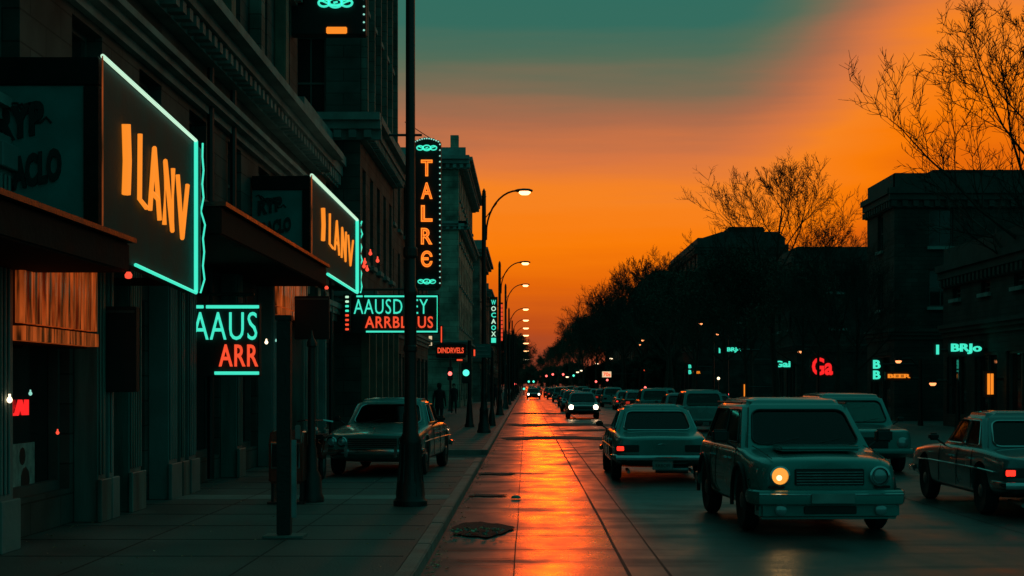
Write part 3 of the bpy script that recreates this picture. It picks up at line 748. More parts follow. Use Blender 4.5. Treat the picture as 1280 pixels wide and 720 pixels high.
# linking lower wing between
building('brick_link_building', 'low brick wing between the shops and the stone building', -5.75, 1, 39.52, 45.6, 8.6, 'brick', 1, 1.9, back=7, base=4.2, endwall=False, win_w=.9, cor=.35)
# red fairy lights with plant on balcony
for k, (px, py, d) in enumerate(((463,317,46),(472,326,46),(455,333,46),(456,328,46),(459,337,46),(277,273,24.5),(296,289,24.5),(262,303,24.5),(265,310,24.5),(283,300,24.5))):
    a = W(px, py, d); rr = .03 if d < 30 else .055
    m_ = MB().lathe([(rr*.4,-rr),(rr,-.3*rr),(rr*.9,.5*rr),(rr*.4,rr*1.2),(rr*.35,rr*2.4)], a, 8)
    tag(m_.build('red_bulb', 'bulb_red', org=a, smooth=True), 'small red bulb strung on wires beside the ' + ('wide' if d > 30 else 'square') + ' neon sign', 'bulb', 'red bulbs by the ' + ('wide' if d > 30 else 'square') + ' neon sign')
for (pts_, lab) in (((W(440,300,46), W(463,314,46), W(480,330,46), W(448,340,46)), 'wire carrying the red bulbs above the wide neon sign'), ((W(240,250,24.5), W(277,268,24.5), W(300,292,24.5), W(255,312,24.5)), 'wire carrying the red bulbs above the square neon sign')):
    tag(MB().tube(pts_, .008, 5).build('wire', 'black', org=pts_[0]), lab, 'wire')
# drain pipes on the shop wall
for y in (25.9, 27.9, 41, 43.6):
    r_ = MB().tube([(XL+.12 if y < 39 else -5.6, y, .2), (XL+.12 if y < 39 else -5.6, y, 7.2)], .06, 8); r_.build('drainpipe', 'black', rootA if y < 39 else rootA)
# ---- further left buildings
building('low_building', 'low dark building with shop windows behind the tall orange-lettered sign', -5.7, 1, 57.2, 88, 11.9, 'stone_dark', 2, 3.0, back=10, base=4.4, cor=.35, endwall=False, lit=(3,))
rootD = building('limestone_building', 'pale limestone corner building with heavy cornice above the orange shop sign', -4.9, 1, 110, 138, 18.3, 'beige', 4, 3.0, back=9, base=5.0, win_w=1.2, cor=1.0)
for ar in (('y', 110, -1, -13.9, -4.2, 13.6, .6, .6, .5), ('x', -4.9, 1, 109.4, 138, 13.604, .6, .62, .5)): c = MB(); cornice(c, *ar); c.build('cornice', 'cornice', rootD)
m_ = MB().box(-5.6, -5.0, 112, 112.6, 18.4, 20.2).box(-7.4, -6.6, 113, 114, 18.4, 19.4); m_.build('chimney', 'beige', rootD)
building('grey_building', 'grey building with flat cornice beside the second street lamp', -4.6, 1, 150, 176, 15.4, 'stone', 4, 3.4, back=10, base=4.6, cor=.8, detail=False)
building('narrow_building', 'narrow dark building behind the vertical teal sign', -4.6, 1, 178, 205, 13, 'stone_dark', 3, 3.4, back=10, cor=.6, detail=False)
building('distant_building', 'distant low building under the smaller left lamps', -5.2, 1, 215, 300, 11, 'stone_dark', 2, 5, back=10, cor=.4, detail=False)

# ---- right-hand buildings (street face x = 17)
def rb(name, lab, pxc, pyr, pxe, wallm, st, X=17.0, back=24, **k):
    d = X*F/(pxc-VX); d1 = X*F/(pxe-VX); h = CH+(HY-pyr)*d/F
    return building(name, lab, X, -1, d, d1, h, wallm, st, 3.6, back=back, cor=.35, base=4.4, cm='soot_trim', **k)
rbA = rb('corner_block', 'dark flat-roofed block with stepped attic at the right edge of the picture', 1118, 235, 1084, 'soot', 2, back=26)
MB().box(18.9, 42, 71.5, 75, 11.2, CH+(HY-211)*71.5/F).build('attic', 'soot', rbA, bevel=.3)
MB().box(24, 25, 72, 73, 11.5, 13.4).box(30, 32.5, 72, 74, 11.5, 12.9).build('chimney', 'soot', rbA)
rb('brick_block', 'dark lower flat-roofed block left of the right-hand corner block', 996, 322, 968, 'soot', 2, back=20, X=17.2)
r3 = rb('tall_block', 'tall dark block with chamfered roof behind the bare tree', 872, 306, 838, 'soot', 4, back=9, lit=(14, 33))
d3 = 17*F/(872-VX)
MB().prism([(17.1, d3+.4, CH+175*d3/F+.6), (19.5, d3+.4, CH+192*d3/F), (25.0, d3+.4, CH+192*d3/F), (25.9, d3+.4, CH+175*d3/F+.6)], (0, 14, 0)).build('mansard', 'roof', r3)
MB().box(20.2, 23.8, d3+1, d3+6, CH+192*d3/F+.01, CH+199*d3/F).build('roof_house', 'soot', r3, bevel=.1)
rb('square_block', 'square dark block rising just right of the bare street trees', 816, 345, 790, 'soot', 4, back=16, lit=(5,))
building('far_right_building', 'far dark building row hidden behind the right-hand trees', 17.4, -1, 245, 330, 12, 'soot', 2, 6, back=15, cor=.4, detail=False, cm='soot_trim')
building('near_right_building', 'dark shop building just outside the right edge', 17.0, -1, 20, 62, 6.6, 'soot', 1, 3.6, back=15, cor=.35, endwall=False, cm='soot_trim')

# ================================================================== TALL SIGN "TALRE"
d = 71.0; a = W(516, 178, d); b_ = W(551, 362, d)
r_ = thing('theatre_sign', 'tall vertical black sign with stacked orange letters TALRE and teal scrolls', 'neon sign', (a[0], d, b_[2]))
x0, x1, z0, z1 = a[0], b_[0], b_[2], a[2]
pts = [(x0, d, z0+.2), (x0+.15, d, z0), (x1-.15, d, z0), (x1, d, z0+.2), (x1, d, z1)]
n_ = 12
for i in range(1, n_): pts.append((x1+(x0-x1)*i/n_, d, z1+.22*math.sin(math.pi*i/n_)+(.05 if i % 2 else -.03)))
pts.append((x0, d, z1))
MB().prism(pts, (0, .5, 0)).build('cabinet', 'blackm', r_)
for k, ch in enumerate('TALR\u0404'):
    pyt = 201+k*28.4; zt = W(0, pyt, d)[2]; hh = 19.5*d/F
    t = text_mesh(ch, .54, hh*1.06, outline=.030); place_text(t, ((x0+x1)/2-.27, d-.06, zt-hh)); t.build('letter', 'n_amber', r_, keep=True, smooth=True)
m_ = MB(); scroll(m_, (x0+x1)/2, d-.05, W(0, 185, d)[2], .25, .03); scroll(m_, (x0+x1)/2, d-.05, W(0, 352, d)[2], .22, .025); m_.build('scroll', 'n_teal', r_)
bl = MB()
def bulb_at(x, z): bl.lathe([(.02,-.03),(.042,0),(.02,.03)], (x, d-.03, z), 6)
z = z0+.3
while z < z1: bulb_at(x1-.04, z); z += .27
for i in range(1, 12): bulb_at(x1+(x0-x1)*i/12, z1+.2*math.sin(math.pi*i/12)-.02)
z = z0+.3
bl.build('bulbs', 'bulb', r_)
m_ = MB().tube([(-5.7, d+.25, z1-.8), (x0, d+.25, z1-.8)], .06, 6); m_.tube([(-5.7, d+.25, z0+.5), (x0, d+.25, z0+.5)], .06, 6); m_.tube([(-5.7, d+.25, z1+1.0), (x1-.3, d+.25, z1+.1)], .02, 5); m_.build('bracket', 'black', r_)

# teal vertical sign further off, red strip, orange shop sign
d = 150.; a = W(612, 371, d); b_ = W(622, 433, d)
r_ = thing('vertical_sign', 'narrow vertical sign with stacked teal letters left of the second lamp', 'neon sign', (a[0], d, b_[2]))
MB().box(a[0], b_[0], d, d+.4, b_[2], a[2]).build('cabinet', 'blackm', r_)
for k, ch in enumerate('WOCAOXI'):
    hh = 6.0*d/F; t = text_mesh(ch, .46, hh, extr=.04, bold=.02); place_text(t, ((a[0]+b_[0])/2-.23, d-.05, W(0, 381+k*7.9, d)[2])); t.build('letter', 'n_white' if k % 2 else 'n_teal', r_, keep=True)
MB().tube([(-4.7, d+.2, a[2]-.5), (a[0], d+.2, a[2]-.5)], .06, 6).build('bracket', 'black', r_)
d = 158.; a = W(625.0, 378, d); b_ = W(628.6, 427, d)
r_ = thing('red_strip_sign', 'thin vertical red neon strip right of the teal vertical sign', 'neon sign', (a[0], d, b_[2]))
MB().box(a[0], b_[0], d+.06, d+.2, b_[2], a[2]).build('backing', 'blackm', r_)
m_ = MB()
for k in range(9): zz = b_[2]+.1+k*(a[2]-b_[2]-.2)/9; m_.box(a[0]+.03, b_[0]-.03, d, d+.05, zz, zz+.33)
m_.build('neon_bars', 'n_red', r_)
MB().tube([(-4.6, d+.12, a[2]-.4), (a[0], d+.12, a[2]-.4)], .04, 5).build('bracket', 'black', r_)
d = 109.; a = W(545, 430, d); b_ = W(582, 447, d)
r_ = thing('shop_sign', 'orange-red lettered shop sign on the pale limestone building', 'neon sign', (a[0], d, b_[2]))
MB().box(a[0], b_[0], d, d+.8, b_[2], a[2]).build('fascia', 'canopy', r_, bevel=.04)
t = text_mesh('DINDRVELS', b_[0]-a[0]-.25, 7*d/F, extr=.04, bold=.02); place_text(t, (a[0]+.12, d-.05, W(0, 441.5, d)[2])); t.build('lettering', 'n_red', r_, keep=True)
# warm window pair left of it
d = 90.
for (x0_, x1_, yt_, yb_, m2, lab) in ((528.5, 531, 418, 436, 'n_red', 'thin orange upright light strip right of the tall black post'), (536, 540, 420, 432, 'plastic_w', 'small warm yellow lit panel beside the thin orange strip'), (551, 552.5, 408, 428, 'n_red', 'thin red light strip on the corner right of the wide neon sign'), (571,578,449,451,'n_red','short red light bar under the orange shop sign'), (592, 594.5, 437, 445, 'n_red', 'small red lit mark left of the teal street sign')):
    a = W(x0_, yt_, d); b_ = W(x1_, yb_, d); r_ = thing('light_panel', lab, 'light', (a[0], d, b_[2]))
    MB().box(a[0]-.06, b_[0]+.06, d+.02, d+.16, b_[2]-.06, a[2]+.06).build('housing', 'blackm', r_); MB().box(a[0], b_[0], d-.02, d+.015, b_[2], a[2]).build('lit_face', m2, r_)
    MB().tube([(-5.8, d+.1, b_[2]+.1), (a[0], d+.1, b_[2]+.1)], .03, 5).build('bracket', 'black', r_)

# ================================================================== POSTS AND LAMPS
def base_prof(r, top, s=1.0):
    return [(.24*s, 0), (.24*s, .08), (.21*s, .12), (.20*s, .30), (.165*s, .36), (.15*s, .75), (.16*s, .8), (.12*s, .9), (.10*s, 1.15), (r*1.25, 1.3), (r*1.3, 1.36), (r*1.05, 1.42), (r, 1.6), (r*.85, top)]
def cobra(lab, X, d, hz, arm, det=True, lens='lamp', grp='street lamps along the left kerb', plate=False):
    r_ = thing('street_lamp', lab, 'street lamp', (X, d, .13), grp)
    MB().lathe([(r, z+.13) for r, z in base_prof(.085, hz-.2)], (X, d, 0), 12).build('pole', 'black', r_, smooth=True)
    pts = []
    for i in range(11):
        t = i/10; a_ = t*math.pi/2
        pts.append((X+.08+(arm-.35)*math.sin(a_)**1.0*(1 if True else 0) if i else X+.07, d, hz-1.5+1.35*(1-math.cos(a_)) if False else hz-1.6+1.62*math.sin(a_*1.0)**.75))
    pts = [(X+.08, d, hz-1.7)]+[(X+.08+(arm-.4)*(1-math.cos(i/10*math.pi/2)), d, hz-1.5+1.52*math.sin(i/10*math.pi/2)) for i in range(1, 11)]
    MB().tube(pts, .035, 6).build('arm', 'black', r_, smooth=True)
    if det:
        MB().tube([(X, d, hz-1.0), (X+.45, d, hz-.42)], .018, 5).build('brace', 'black', r_); MB().lathe([(.09, hz-.2), (.05, hz-.1), (.07, hz-.02), (.01, hz+.1)], (X, d, 0), 10).build('finial', 'black', r_, smooth=True)
    e = pts[-1]
    hd = MB(); prof = [(-.30,.03,.03),(-.2,.09,.06),(0,.13,.08),(.2,.12,.07),(.32,.03,.03)]
    vs_ = []; n_ = 10
    for (u, ry, rz_) in prof:
        for j in range(n_): aa = 2*math.pi*j/n_; vs_.append((e[0]+.2+u, d+ry*math.cos(aa), e[2]+rz_*math.sin(aa)))
    hd.add(vs_, [(i*n_+j, i*n_+(j+1) % n_, (i+1)*n_+(j+1) % n_, (i+1)*n_+j) for i in range(4) for j in range(n_)]+[tuple(range(n_)), tuple(4*n_+j for j in range(n_))])
    h_ = hd.build('lamp_head', 'black', r_, smooth=True)
    s_ = max(1., d/110.)
    ln = MB(); vs_ = []
    for (zz, q) in ((.0, 1.0), (-.06, .95), (-.12*s_**.5, .6)):
        for j in range(12): aa = 2*math.pi*j/12; vs_.append((e[0]+.24+.21*s_*q*math.cos(aa), d-.02+.13*q*math.sin(aa), e[2]-.03+zz))
    ln.add(vs_, [(i*12+j, i*12+(j+1) % 12, (i+1)*12+(j+1) % 12, (i+1)*12+j) for i in range(2) for j in range(12)]+[tuple(range(12)), tuple(24+j for j in range(12))])
    ln.build('lens', lens, h_, smooth=True)
    return r_
ords = ['nearest left-hand curved street lamp with the teal street sign on its pole', 'second left-hand curved street lamp', 'third left-hand curved street lamp', 'fourth left-hand curved street lamp', 'fifth left-hand curved street lamp', 'sixth left-hand curved street lamp', 'seventh left-hand curved street lamp, small', 'eighth left-hand lamp, a dot above the dark trees', 'ninth left-hand lamp, a dot against the dark trees', 'farthest left-hand lamp, the lowest pale dot']
for k, dd in enumerate((53, 84, 108, 129, 158, 180, 206, 245, 300, 400)):
    hz = 8.55+(0.35 if k == 2 else 0)-(0.3 if k == 3 else 0)
    l_ = cobra(ords[k], -1.48, dd, hz, 1.5, k < 4, 'lamp' if k < 9 else 'lamp_w')
    if k == 0:
        a = W(594, 430, 52.8); b_ = W(614, 447, 52.8)
        MB().box(a[0], b_[0], 52.78, 52.82, b_[2], a[2]).build('street_sign', 'sign_green', l_, bevel=.01)
        m_ = MB(); 
        for q in range(3): zz = b_[2]+.1+q*.13; m_.box(a[0]+.06, b_[0]-.06-.08*q, 52.76, 52.778, zz, zz+.035)
        m_.build('sign_lines', 'plate', l_)
# the tall black post in the foreground
dP = 21.0; XP = (513-VX)*dP/F
r_ = thing('tall_post', 'tall black cast-iron post with flared base, cut by the top edge', 'post', (XP, dP, .13))
MB().lathe([(r, z+.13) for r, z in [(.235,0),(.235,.07),(.20,.11),(.19,.30),(.165,.36),(.15,.55),(.145,.85),(.155,.9),(.11,1.0),(.10,1.25),(.085,1.3),(.085,2.9),(.095,2.93),(.095,2.99),(.075,3.02),(.066,5.0),(.062,9.2)]], (XP, dP, 0), 20).build('shaft', 'black', r_, smooth=True)
m_ = MB()
for j in range(12):
    a_ = 2*math.pi*j/12; m_.tube([(XP+.19*math.cos(a_), dP+.19*math.sin(a_), .27), (XP+.148*math.cos(a_), dP+.148*math.sin(a_), .72), (XP+.143*math.cos(a_), dP+.143*math.sin(a_), .98)], .014, 5)
m_.build('base_ribs', 'black', r_)
MB().tube([(XP-.30, dP, 5.25), (XP+.16, dP, 5.25)], .018, 6).build('crossbar', 'black', r_)
m_ = MB().lathe([(.09,3.55),(.1,3.58),(.1,3.68),(.09,3.7)], (XP, dP, 0), 14).lathe([(.085,2.25),(.1,2.27),(.1,2.33),(.085,2.35)], (XP, dP, 0), 14); m_.build('clamp', 'steel' if False else 'black', r_)
MB().lathe([(.08,9.2),(.12,9.3),(.12,9.36),(.05,9.45),(.02,9.7)], (XP, dP, .0), 12).build('finial', 'black', r_, smooth=True)
# thinner posts at the left
r_ = thing('sidewalk_post', 'square black post with a steel strip at the left edge of the sidewalk', 'post', ((355-VX)*16.6/F, 16.6, .13))
X_ = (355-VX)*16.6/F
MB().box(X_-.075, X_+.075, 16.55, 16.7, .16, 2.5).build('shaft', 'black', r_, bevel=.01); MB().box(X_+.085, X_+.14, 16.56, 16.6, .35, 1.2).build('steel_strip', 'steel', r_, bevel=.006)
MB().box(X_-.22, X_+.22, 16.5, 16.85, .132, .158).build('base_plate', 'kerb', r_, bevel=.005); MB().box(X_-.09, X_+.09, 16.535, 16.715, 2.5, 2.56).build('cap', 'black', r_, bevel=.01)
X_ = (389.5-VX)*21.7/F
r_ = thing('iron_bollard_post', 'shorter black iron post with flared base left of the parked sedan', 'post', (X_, 21.7, .13))
MB().lathe([(r, z+.13) for r, z in [(.18,0),(.18,.06),(.15,.12),(.14,.36),(.09,.46),(.08,.75),(.055,.82),(.052,2.2),(.07,2.22),(.07,2.28),(.03,2.35),(.01,2.45)]], (X_, 21.7, 0), 16).build('shaft', 'black', r_, smooth=True)
# signal posts by the corner
def signal_post(px, d, zt, lamp_px, lamp_py, m2, lab):
    X_ = (px-VX)*d/F; r_ = thing('signal_post', lab, 'traffic signal', (X_, d, .13))
    MB().lathe([(r, z+.13) for r, z in [(.20,0),(.20,.08),(.16,.15),(.13,.5),(.10,.9),(.08,1.1),(.075,zt-.13)]], (X_, d, 0), 12).build('pole', 'black', r_, smooth=True)
    p = W(lamp_px, lamp_py, d-.15)
    hs = MB().box(p[0]-.17, p[0]+.17, d-.1, d+.12, p[2]-.42, p[2]+.42).build('signal_head', 'black', r_, bevel=.03)
    MB().lathe([(.13, 0), (.12, -.04), (.06, -.07)], (p[0], d-.11, p[2]), 14, 'y').build('signal_lamp', m2, hs, smooth=True)
    if abs(p[0]-X_) > .18: MB().box(min(p[0], X_), max(p[0], X_), d-.03, d+.03, p[2]+.3, p[2]+.36).build('bracket', 'black', r_)
signal_post(563, 96, 3.6, 562.5, 467, 'sig_red', 'corner signal post showing a bright red light')
signal_post(587, 60, 3.55, 582.5, 466, 'sig_green', 'black post in front of the corner with a teal signal light')
signal_post(611, 150, 4.6, 611, 443, 'sig_green', 'small post with a pale green light right of the teal street sign')
for (px, d, lab) in ((615, 62, 'slim black post right of the nearest curved lamp'), (633, 105, 'slim distant black post near the left kerb')):
    X_ = (px-VX)*d/F; tag(MB().lathe([(r, z+.13) for r, z in [(.17,0),(.16,.1),(.11,.5),(.07,.7),(.06,3.0),(.08,3.05),(.02,3.2)]], (X_, d, 0), 10).build('bollard_post', 'black', org=(X_, d, .13), smooth=True), lab, 'post')
# far teal and red signals over the road
for k, (px, py, d, m2) in enumerate(((661, 477, 330, 'sig_green'), (667, 477, 330, 'sig_green'), (655, 486, 260, 'sig_green'), (644, 480, 240, 'sig_red'), (683, 470, 300, 'sig_red'), (691, 468, 280, 'sig_red'), (704, 468, 260, 'sig_red'), (745, 477, 170, 'sig_red'), (759, 475, 165, 'sig_red'), (717, 469.5, 250, 'sig_green'), (898,473,120,'lamp_w'), (909, 493, 110, 'sig_red'), (806.5,484.5,140,'sig_red'))):
    nm = ['left of a pair of tiny teal lights over the road end', 'right of a pair of tiny teal lights over the road end', 'low teal light at the far left kerb', 'tiny red light left of the road end', 'first tiny red light right of the road end', 'second tiny red light right of the road end', 'third tiny red light right of the road end', 'red signal left of the pale lit sign', 'red signal just under the pale lit sign', 'tiny green light among the right-hand lamps', 'pale globe light right of the orange shop sign', 'low red light above the van', 'red upright light among the parked cars'][k]
    a = W(px, py, d); r_ = thing('distant_signal', nm, 'signal light', (a[0], d, 0)); s_ = d/260.
    r__ = .19*max(.6, s_)
    MB().lathe([(.09, 0), (.05, a[2])], (a[0], d+.2, 0), 6).build('pole', 'black', r_); MB().lathe([(r__*.9, 0), (r__, -.06), (r__*.5, -.14)], (a[0], d, a[2]), 10, 'y').build('lamp', m2, r_)
# right-hand street lamps
rl = [(746,454.5),(736,459),(727,463),(722,465),(764,448),(799,431),(803.5,425.5),(876,405),(897,418),(709,471),(1123,452),(1166,480),(1000,440)]
rn = ['lamp dot above the pale lit sign','lamp dot left of the one above the pale sign','faint right-hand lamp dot over the parked row','fainter right-hand lamp dot over the parked row','lamp dot right of the pale lit sign','lower of a pair of warm lamp heads before the right-hand trees','upper of a pair of warm lamp heads before the right-hand trees','orange lamp head in front of the tall dark block','small orange lamp right of the brighter orange lamp head','farthest right-hand lamp dot near the road end','orange lamp head on the right edge block','small orange lamp near the right edge, over the parked cars','dim lamp over the parked car beside the orange-lamped car']
for k, (px, py) in enumerate(rl):
    zl = 6.2 if k not in (10, 11, 12) else 3.6
    d = min(330, F*(zl-CH)/(HY-py)) if py < 478 else 60
    if k == 11: d = 55
    if k == 10: d = 62
    if k == 12: d = 75
    a = W(px, py, d)
    r_ = thing('street_lamp', rn[k], 'street lamp', (a[0]+.9, d, .13), 'street lamps along the right-hand sidewalk')
    MB().lathe([(.12,.13),(.09,.6),(.06,a[2]+.1)], (a[0]+.9, d, 0), 8).build('pole', 'black', r_, smooth=True)
    MB().tube([(a[0]+.9, d, a[2]-.3), (a[0]+.5, d, a[2]+.12), (a[0]+.1, d, a[2]+.12)], .035, 6).build('arm', 'black', r_)
    s_ = max(.8, d/150.)
    h_ = MB().box(a[0]-.2*s_, a[0]+.2*s_, d-.12, d+.12, a[2]+.05, a[2]+.16).build('lamp_head', 'black', r_, bevel=.03)
    MB().lathe([(.15*s_, .04), (.16*s_, 0), (.09*s_, -.08*s_)], (a[0], d, a[2]), 10).build('lens', 'lamp_dim' if k in (7,8,10,11,12,5,6) else 'lamp_w', h_, smooth=True)

# right-hand shop signs
def rsign(px, py, w_, h_, d, txt, m2, lab, back='blackm', bold=.03):
    a = W(px-w_/2, py-h_/2, d); b_ = W(px+w_/2, py+h_/2, d); r_ = thing('shop_sign', lab, 'neon sign', (a[0], d, b_[2]))
    MB().box(a[0]-.1, b_[0]+.1, d+.05, d+.25, b_[2]-.1, a[2]+.1).build('board', back, r_)
    if txt:
        t = text_mesh(txt, b_[0]-a[0], a[2]-b_[2], extr=.04, bold=bold); place_text(t, (a[0], d-.0, b_[2])); t.build('lettering', m2, r_, keep=True)
    MB().tube([(17.2, d+.15, a[2]-.2), (b_[0]+.1, d+.15, a[2]-.2)], .05, 5).build('bracket', 'black', r_)
    return r_
rsign(758.5, 468, 9, 5, 172, '70s', 'n_red', 'small pale lit sign with red figures among the far trees', 'plastic_w')
rsign(809, 457, 11, 5, 172, 'Gai', 'n_teal', 'small dim teal lettered sign left of the red sign')
rsign(809, 463, 9, 2.4, 171, 'ers', 'n_red', 'tiny dim red lettering under the small teal sign')
rsign(827, 459, 9, 14, 165, 'G', 'n_redder', 'large red neon letter G, tallest of the right-hand red letters'); rsign(833.5, 463.5, 5, 7, 164, 'n', 'n_redder', 'red neon letter n beside the large red G'); rsign(834.5, 470, 4, 4, 163.5, 'p', 'n_redder', 'smallest red neon mark under the letter n')
rsign(862.5, 458, 3.6, 4.5, 140, 'B', 'n_teal', 'upper of two stacked teal letters'); rsign(862.5, 465, 3.6, 5, 140, 'B', 'n_teal', 'lower of two stacked teal letters')
rsign(871, 465.5, 9, 3, 138, 'BEER', 'n_orange', 'bright orange lettered bar beside the stacked teal letters'); 
rsign(917.5, 437.5, 17, 6.5, 112, 'BRJo', 'n_teal', 'bright teal lettered sign on the right-hand shops'); rsign(899.5, 438, 1.8, 6.5, 112, 'I', 'n_teal', 'small teal upright mark left of the bright teal sign')
rsign(931.5, 488, 3.4, 15, 105, 'II', 'n_orange', 'upright orange lit window strip low on the right')
rsign(1028, 458, 26, 22, 92, 'Ga', 'n_redder', 'large red neon letters above the parked cars beside the orange-lamped car'); rsign(1208, 436, 38, 13, 56, 'BRJo', 'n_teal', 'large teal lettered sign near the right edge')
rsign(1096, 462, 9, 24, 67, 'B\nB', 'n_teal', 'stacked teal letters between the red letters and the orange bar'); rsign(1124, 470, 28, 5, 66, 'BEER', 'n_orange', 'orange lettered bar right of the stacked teal letters'); rsign(1172, 437, 3, 12, 56, 'I', 'n_teal', 'small teal upright mark near the right edge')
rsign(1238, 480, 7, 26, 54, 'II', 'n_orange', 'upright orange lit strip near the right edge'); rsign(978, 455, 20, 8, 95, 'Gai', 'n_teal', 'dim teal lettered sign left of the large red letters')

# ================================================================== CARS
def car(style, label, name='parked_car', group='cars on the street'):
    S = dict(L=4.8, W=1.8, H=1.42, zb=.22, belt=.92, nose=.80, tail=.84, cf=-.80, cr=1.36, rf=-.20, rr=.74, cw=.80, rw=.62, cbev=.065, wb=1.42, wr=.33, paint='sage_car', classic=True)
    S.update(style); Lh = S['L']/2; Wd = S['W']/2; b = S['belt']
    root = thing(name, label, 'car', (0, 0, 0), group)
    def prof(w_, zb, zs, zc):
        h = [(0, zb), (w_*.78, zb), (w_*.94, zb+.05), (w_, zb+.18), (w_*1.0, (zb+zs)/2+.05), (w_*.985, zs-.12), (w_*.955, zs-.035), (w_*.88, zs+.0), (w_*.74, zc), (w_*.35, zc+.015), (0, zc+.02)]
        return h
    n_, t_ = S['nose'], S['tail']
    st = [(-Lh, Wd*.90, .42, n_-.05, n_-.07), (-Lh+.03, Wd*.955, .36, n_-.015, n_-.035), (-Lh+.25, Wd*.985, .26, n_+.02, n_+.0), (-Lh+1.0, Wd, S['zb'], b-.04, b-.05), (S['cf'], Wd, S['zb'], b, b-.005), (0, Wd, S['zb'], b, b),
          (S['cr']-.5, Wd, S['zb'], b, b), (S['cr'], Wd*.995, S['zb'], b, b-.01), (Lh-.3, Wd*.97, .27, t_+.02, t_+.005), (Lh-.05, Wd*.945, .36, t_-.0, t_-.02), (Lh, Wd*.90, .42, t_-.05, t_-.07)]
    if S.get('round'): st[:3] = [(-Lh, Wd*.76, .44, n_-.10, n_-.05), (-Lh+.07, Wd*.89, .37, n_-.06, n_-.01), (-Lh+.34, Wd*.985, .28, n_-.02, n_+.025)]
    vs_ = []; k = 11; loop = 20
    for (y, w_, zb, zs, zc) in st:
        h = prof(w_, zb, zs, zc); ring = [(x, y, z) for x, z in h] + [(-x, y, z) for x, z in h[-2:0:-1]]
        vs_ += ring
    nl = len(ring); fs = []
    for i in range(len(st)-1):
        for j in range(nl): fs.append((i*nl+j, i*nl+(j+1) % nl, (i+1)*nl+(j+1) % nl, (i+1)*nl+j))
    for base_ in (0, (len(st)-1)*nl):
        for j in range(k-1):
            a_, b2 = base_+j, base_+j+1; c_, d_ = base_+(nl-j-1) % nl if j+1 <= nl else 0, base_+(nl-j) % nl
            q = (a_, b2, c_, d_)
            q = tuple(dict.fromkeys(q))
            if len(q) >= 3: fs.append(q)
    me = bpy.data.meshes.new('b'); me.from_pydata(vs_, [], fs); bm = bmesh.new(); bm.from_mesh(me); bmesh.ops.remove_doubles(bm, verts=bm.verts, dist=1e-4); bmesh.ops.recalc_face_normals(bm, faces=bm.faces); bm.to_mesh(me); bm.free()
    o = bpy.data.objects.new('b', me); COL.objects.link(o)
    md = o.modifiers.new('s', 'SUBSURF'); md.levels = 2; md.render_levels = 2
    cm = MB()
    wr = S['wr']; WB = S['wb']; WF = -Lh+.88 if not S.get('wbf') else S['wbf']
    for yy in (WF, WB):
        for s_ in (-1, 1): cm.lathe([(wr+.07, 0), (wr+.07, .30)], ((Wd-.24) if s_ > 0 else -(Wd+.06), yy, wr+.01), 28, 'x')
    co = cm.build('c', 'black'); bo = o.modifiers.new('b', 'BOOLEAN'); bo.operation = 'DIFFERENCE'; bo.object = co; bo.solver = 'EXACT'
    bmesh_ = eval_mesh(o); bpy.data.objects.remove(o); bpy.data.objects.remove(co)
    for p in bmesh_.polygons: p.use_smooth = True
    bmesh_.set_sharp_from_angle(angle=R(40))
    bmesh_.materials.clear(); bmesh_.materials.append(M[S['paint']]); bmesh_.name = 'body'
    bd = bpy.data.objects.new('body', bmesh_); COL.objects.link(bd); bd.parent = root
    # cabin
    zt = S['H']-.05
    B4 = [Vector((-S['cw'], S['cf'], b-.05)), Vector((S['cw'], S['cf'], b-.05)), Vector((S['cw'], S['cr'], b-.05)), Vector((-S['cw'], S['cr'], b-.05))]
    T4 = [Vector((-S['rw'], S['rf'], zt)), Vector((S['rw'], S['rf'], zt)), Vector((S['rw'], S['rr'], zt)), Vector((-S['rw'], S['rr'], zt))]
    cx = (S['rf']+S['rr'])/2
    I4 = [Vector((p.x*.72, cx+(p.y-cx)*.75, S['H'])) for p in T4]
    cb = MB(); cb.add(B4+T4+I4, [(3,2,1,0)]+[(i, (i+1) % 4, 4+(i+1) % 4, 4+i) for i in range(4)]+[(4+i, 4+(i+1) % 4, 8+(i+1) % 4, 8+i) for i in range(4)]+[(8,9,10,11)])
    me = bpy.data.meshes.new('cabin'); me.from_pydata([tuple(v) for v in cb.v], [], cb.f); bm = bmesh.new(); bm.from_mesh(me); bmesh.ops.recalc_face_normals(bm, faces=bm.faces)
    es = [e for e in bm.edges if e.calc_face_angle(0) > .12 and (e.verts[0].co.z > b or e.verts[1].co.z > b)]
    bmesh.ops.bevel(bm, geom=es, offset=S['cbev'], segments=5, affect='EDGES'); bm.to_mesh(me); bm.free()
    cbn = bpy.data.objects.new('cabin', me); COL.objects.link(cbn)
    mid = Vector((0, cx, 0))
    def shr(p, z_, m_=.05): q = Vector((p.x-math.copysign(m_, p.x), p.y-math.copysign(m_, p.y-cx), z_)); return q
    hb = MB(); hb.add([shr(p, b-.2, .085) for p in B4]+[shr(p, zt-.045, .10) for p in T4], [(3,2,1,0),(4,5,6,7)]+[(i, (i+1) % 4, 4+(i+1) % 4, 4+i) for i in range(4)])
    hol = hb.build('h', 'black'); wcut = MB(); glass_jobs = []
    def panel(P, u0, u1, v0, v1, nm, rad=.12, frame=True, wipe=False):
        p00, p10, p11, p01 = P; nn = (p10-p00).cross(p01-p00).normalized()
        cen = (p00+p10+p11+p01)/4
        if nn.dot(cen-Vector((0, (S['cf']+S['cr'])/2, b+.1))) < 0: nn = -nn
        def q(u, v): return (p00*(1-u)+p10*u)*(1-v)+(p01*(1-u)+p11*u)*v+nn*.007
        ww = (p10-p00).length*(u1-u0); hh = (p01-p00).length*(v1-v0); ru = min(.5, rad/ww)*(u1-u0); rv = min(.5, rad/hh)*(v1-v0)
        pts = []
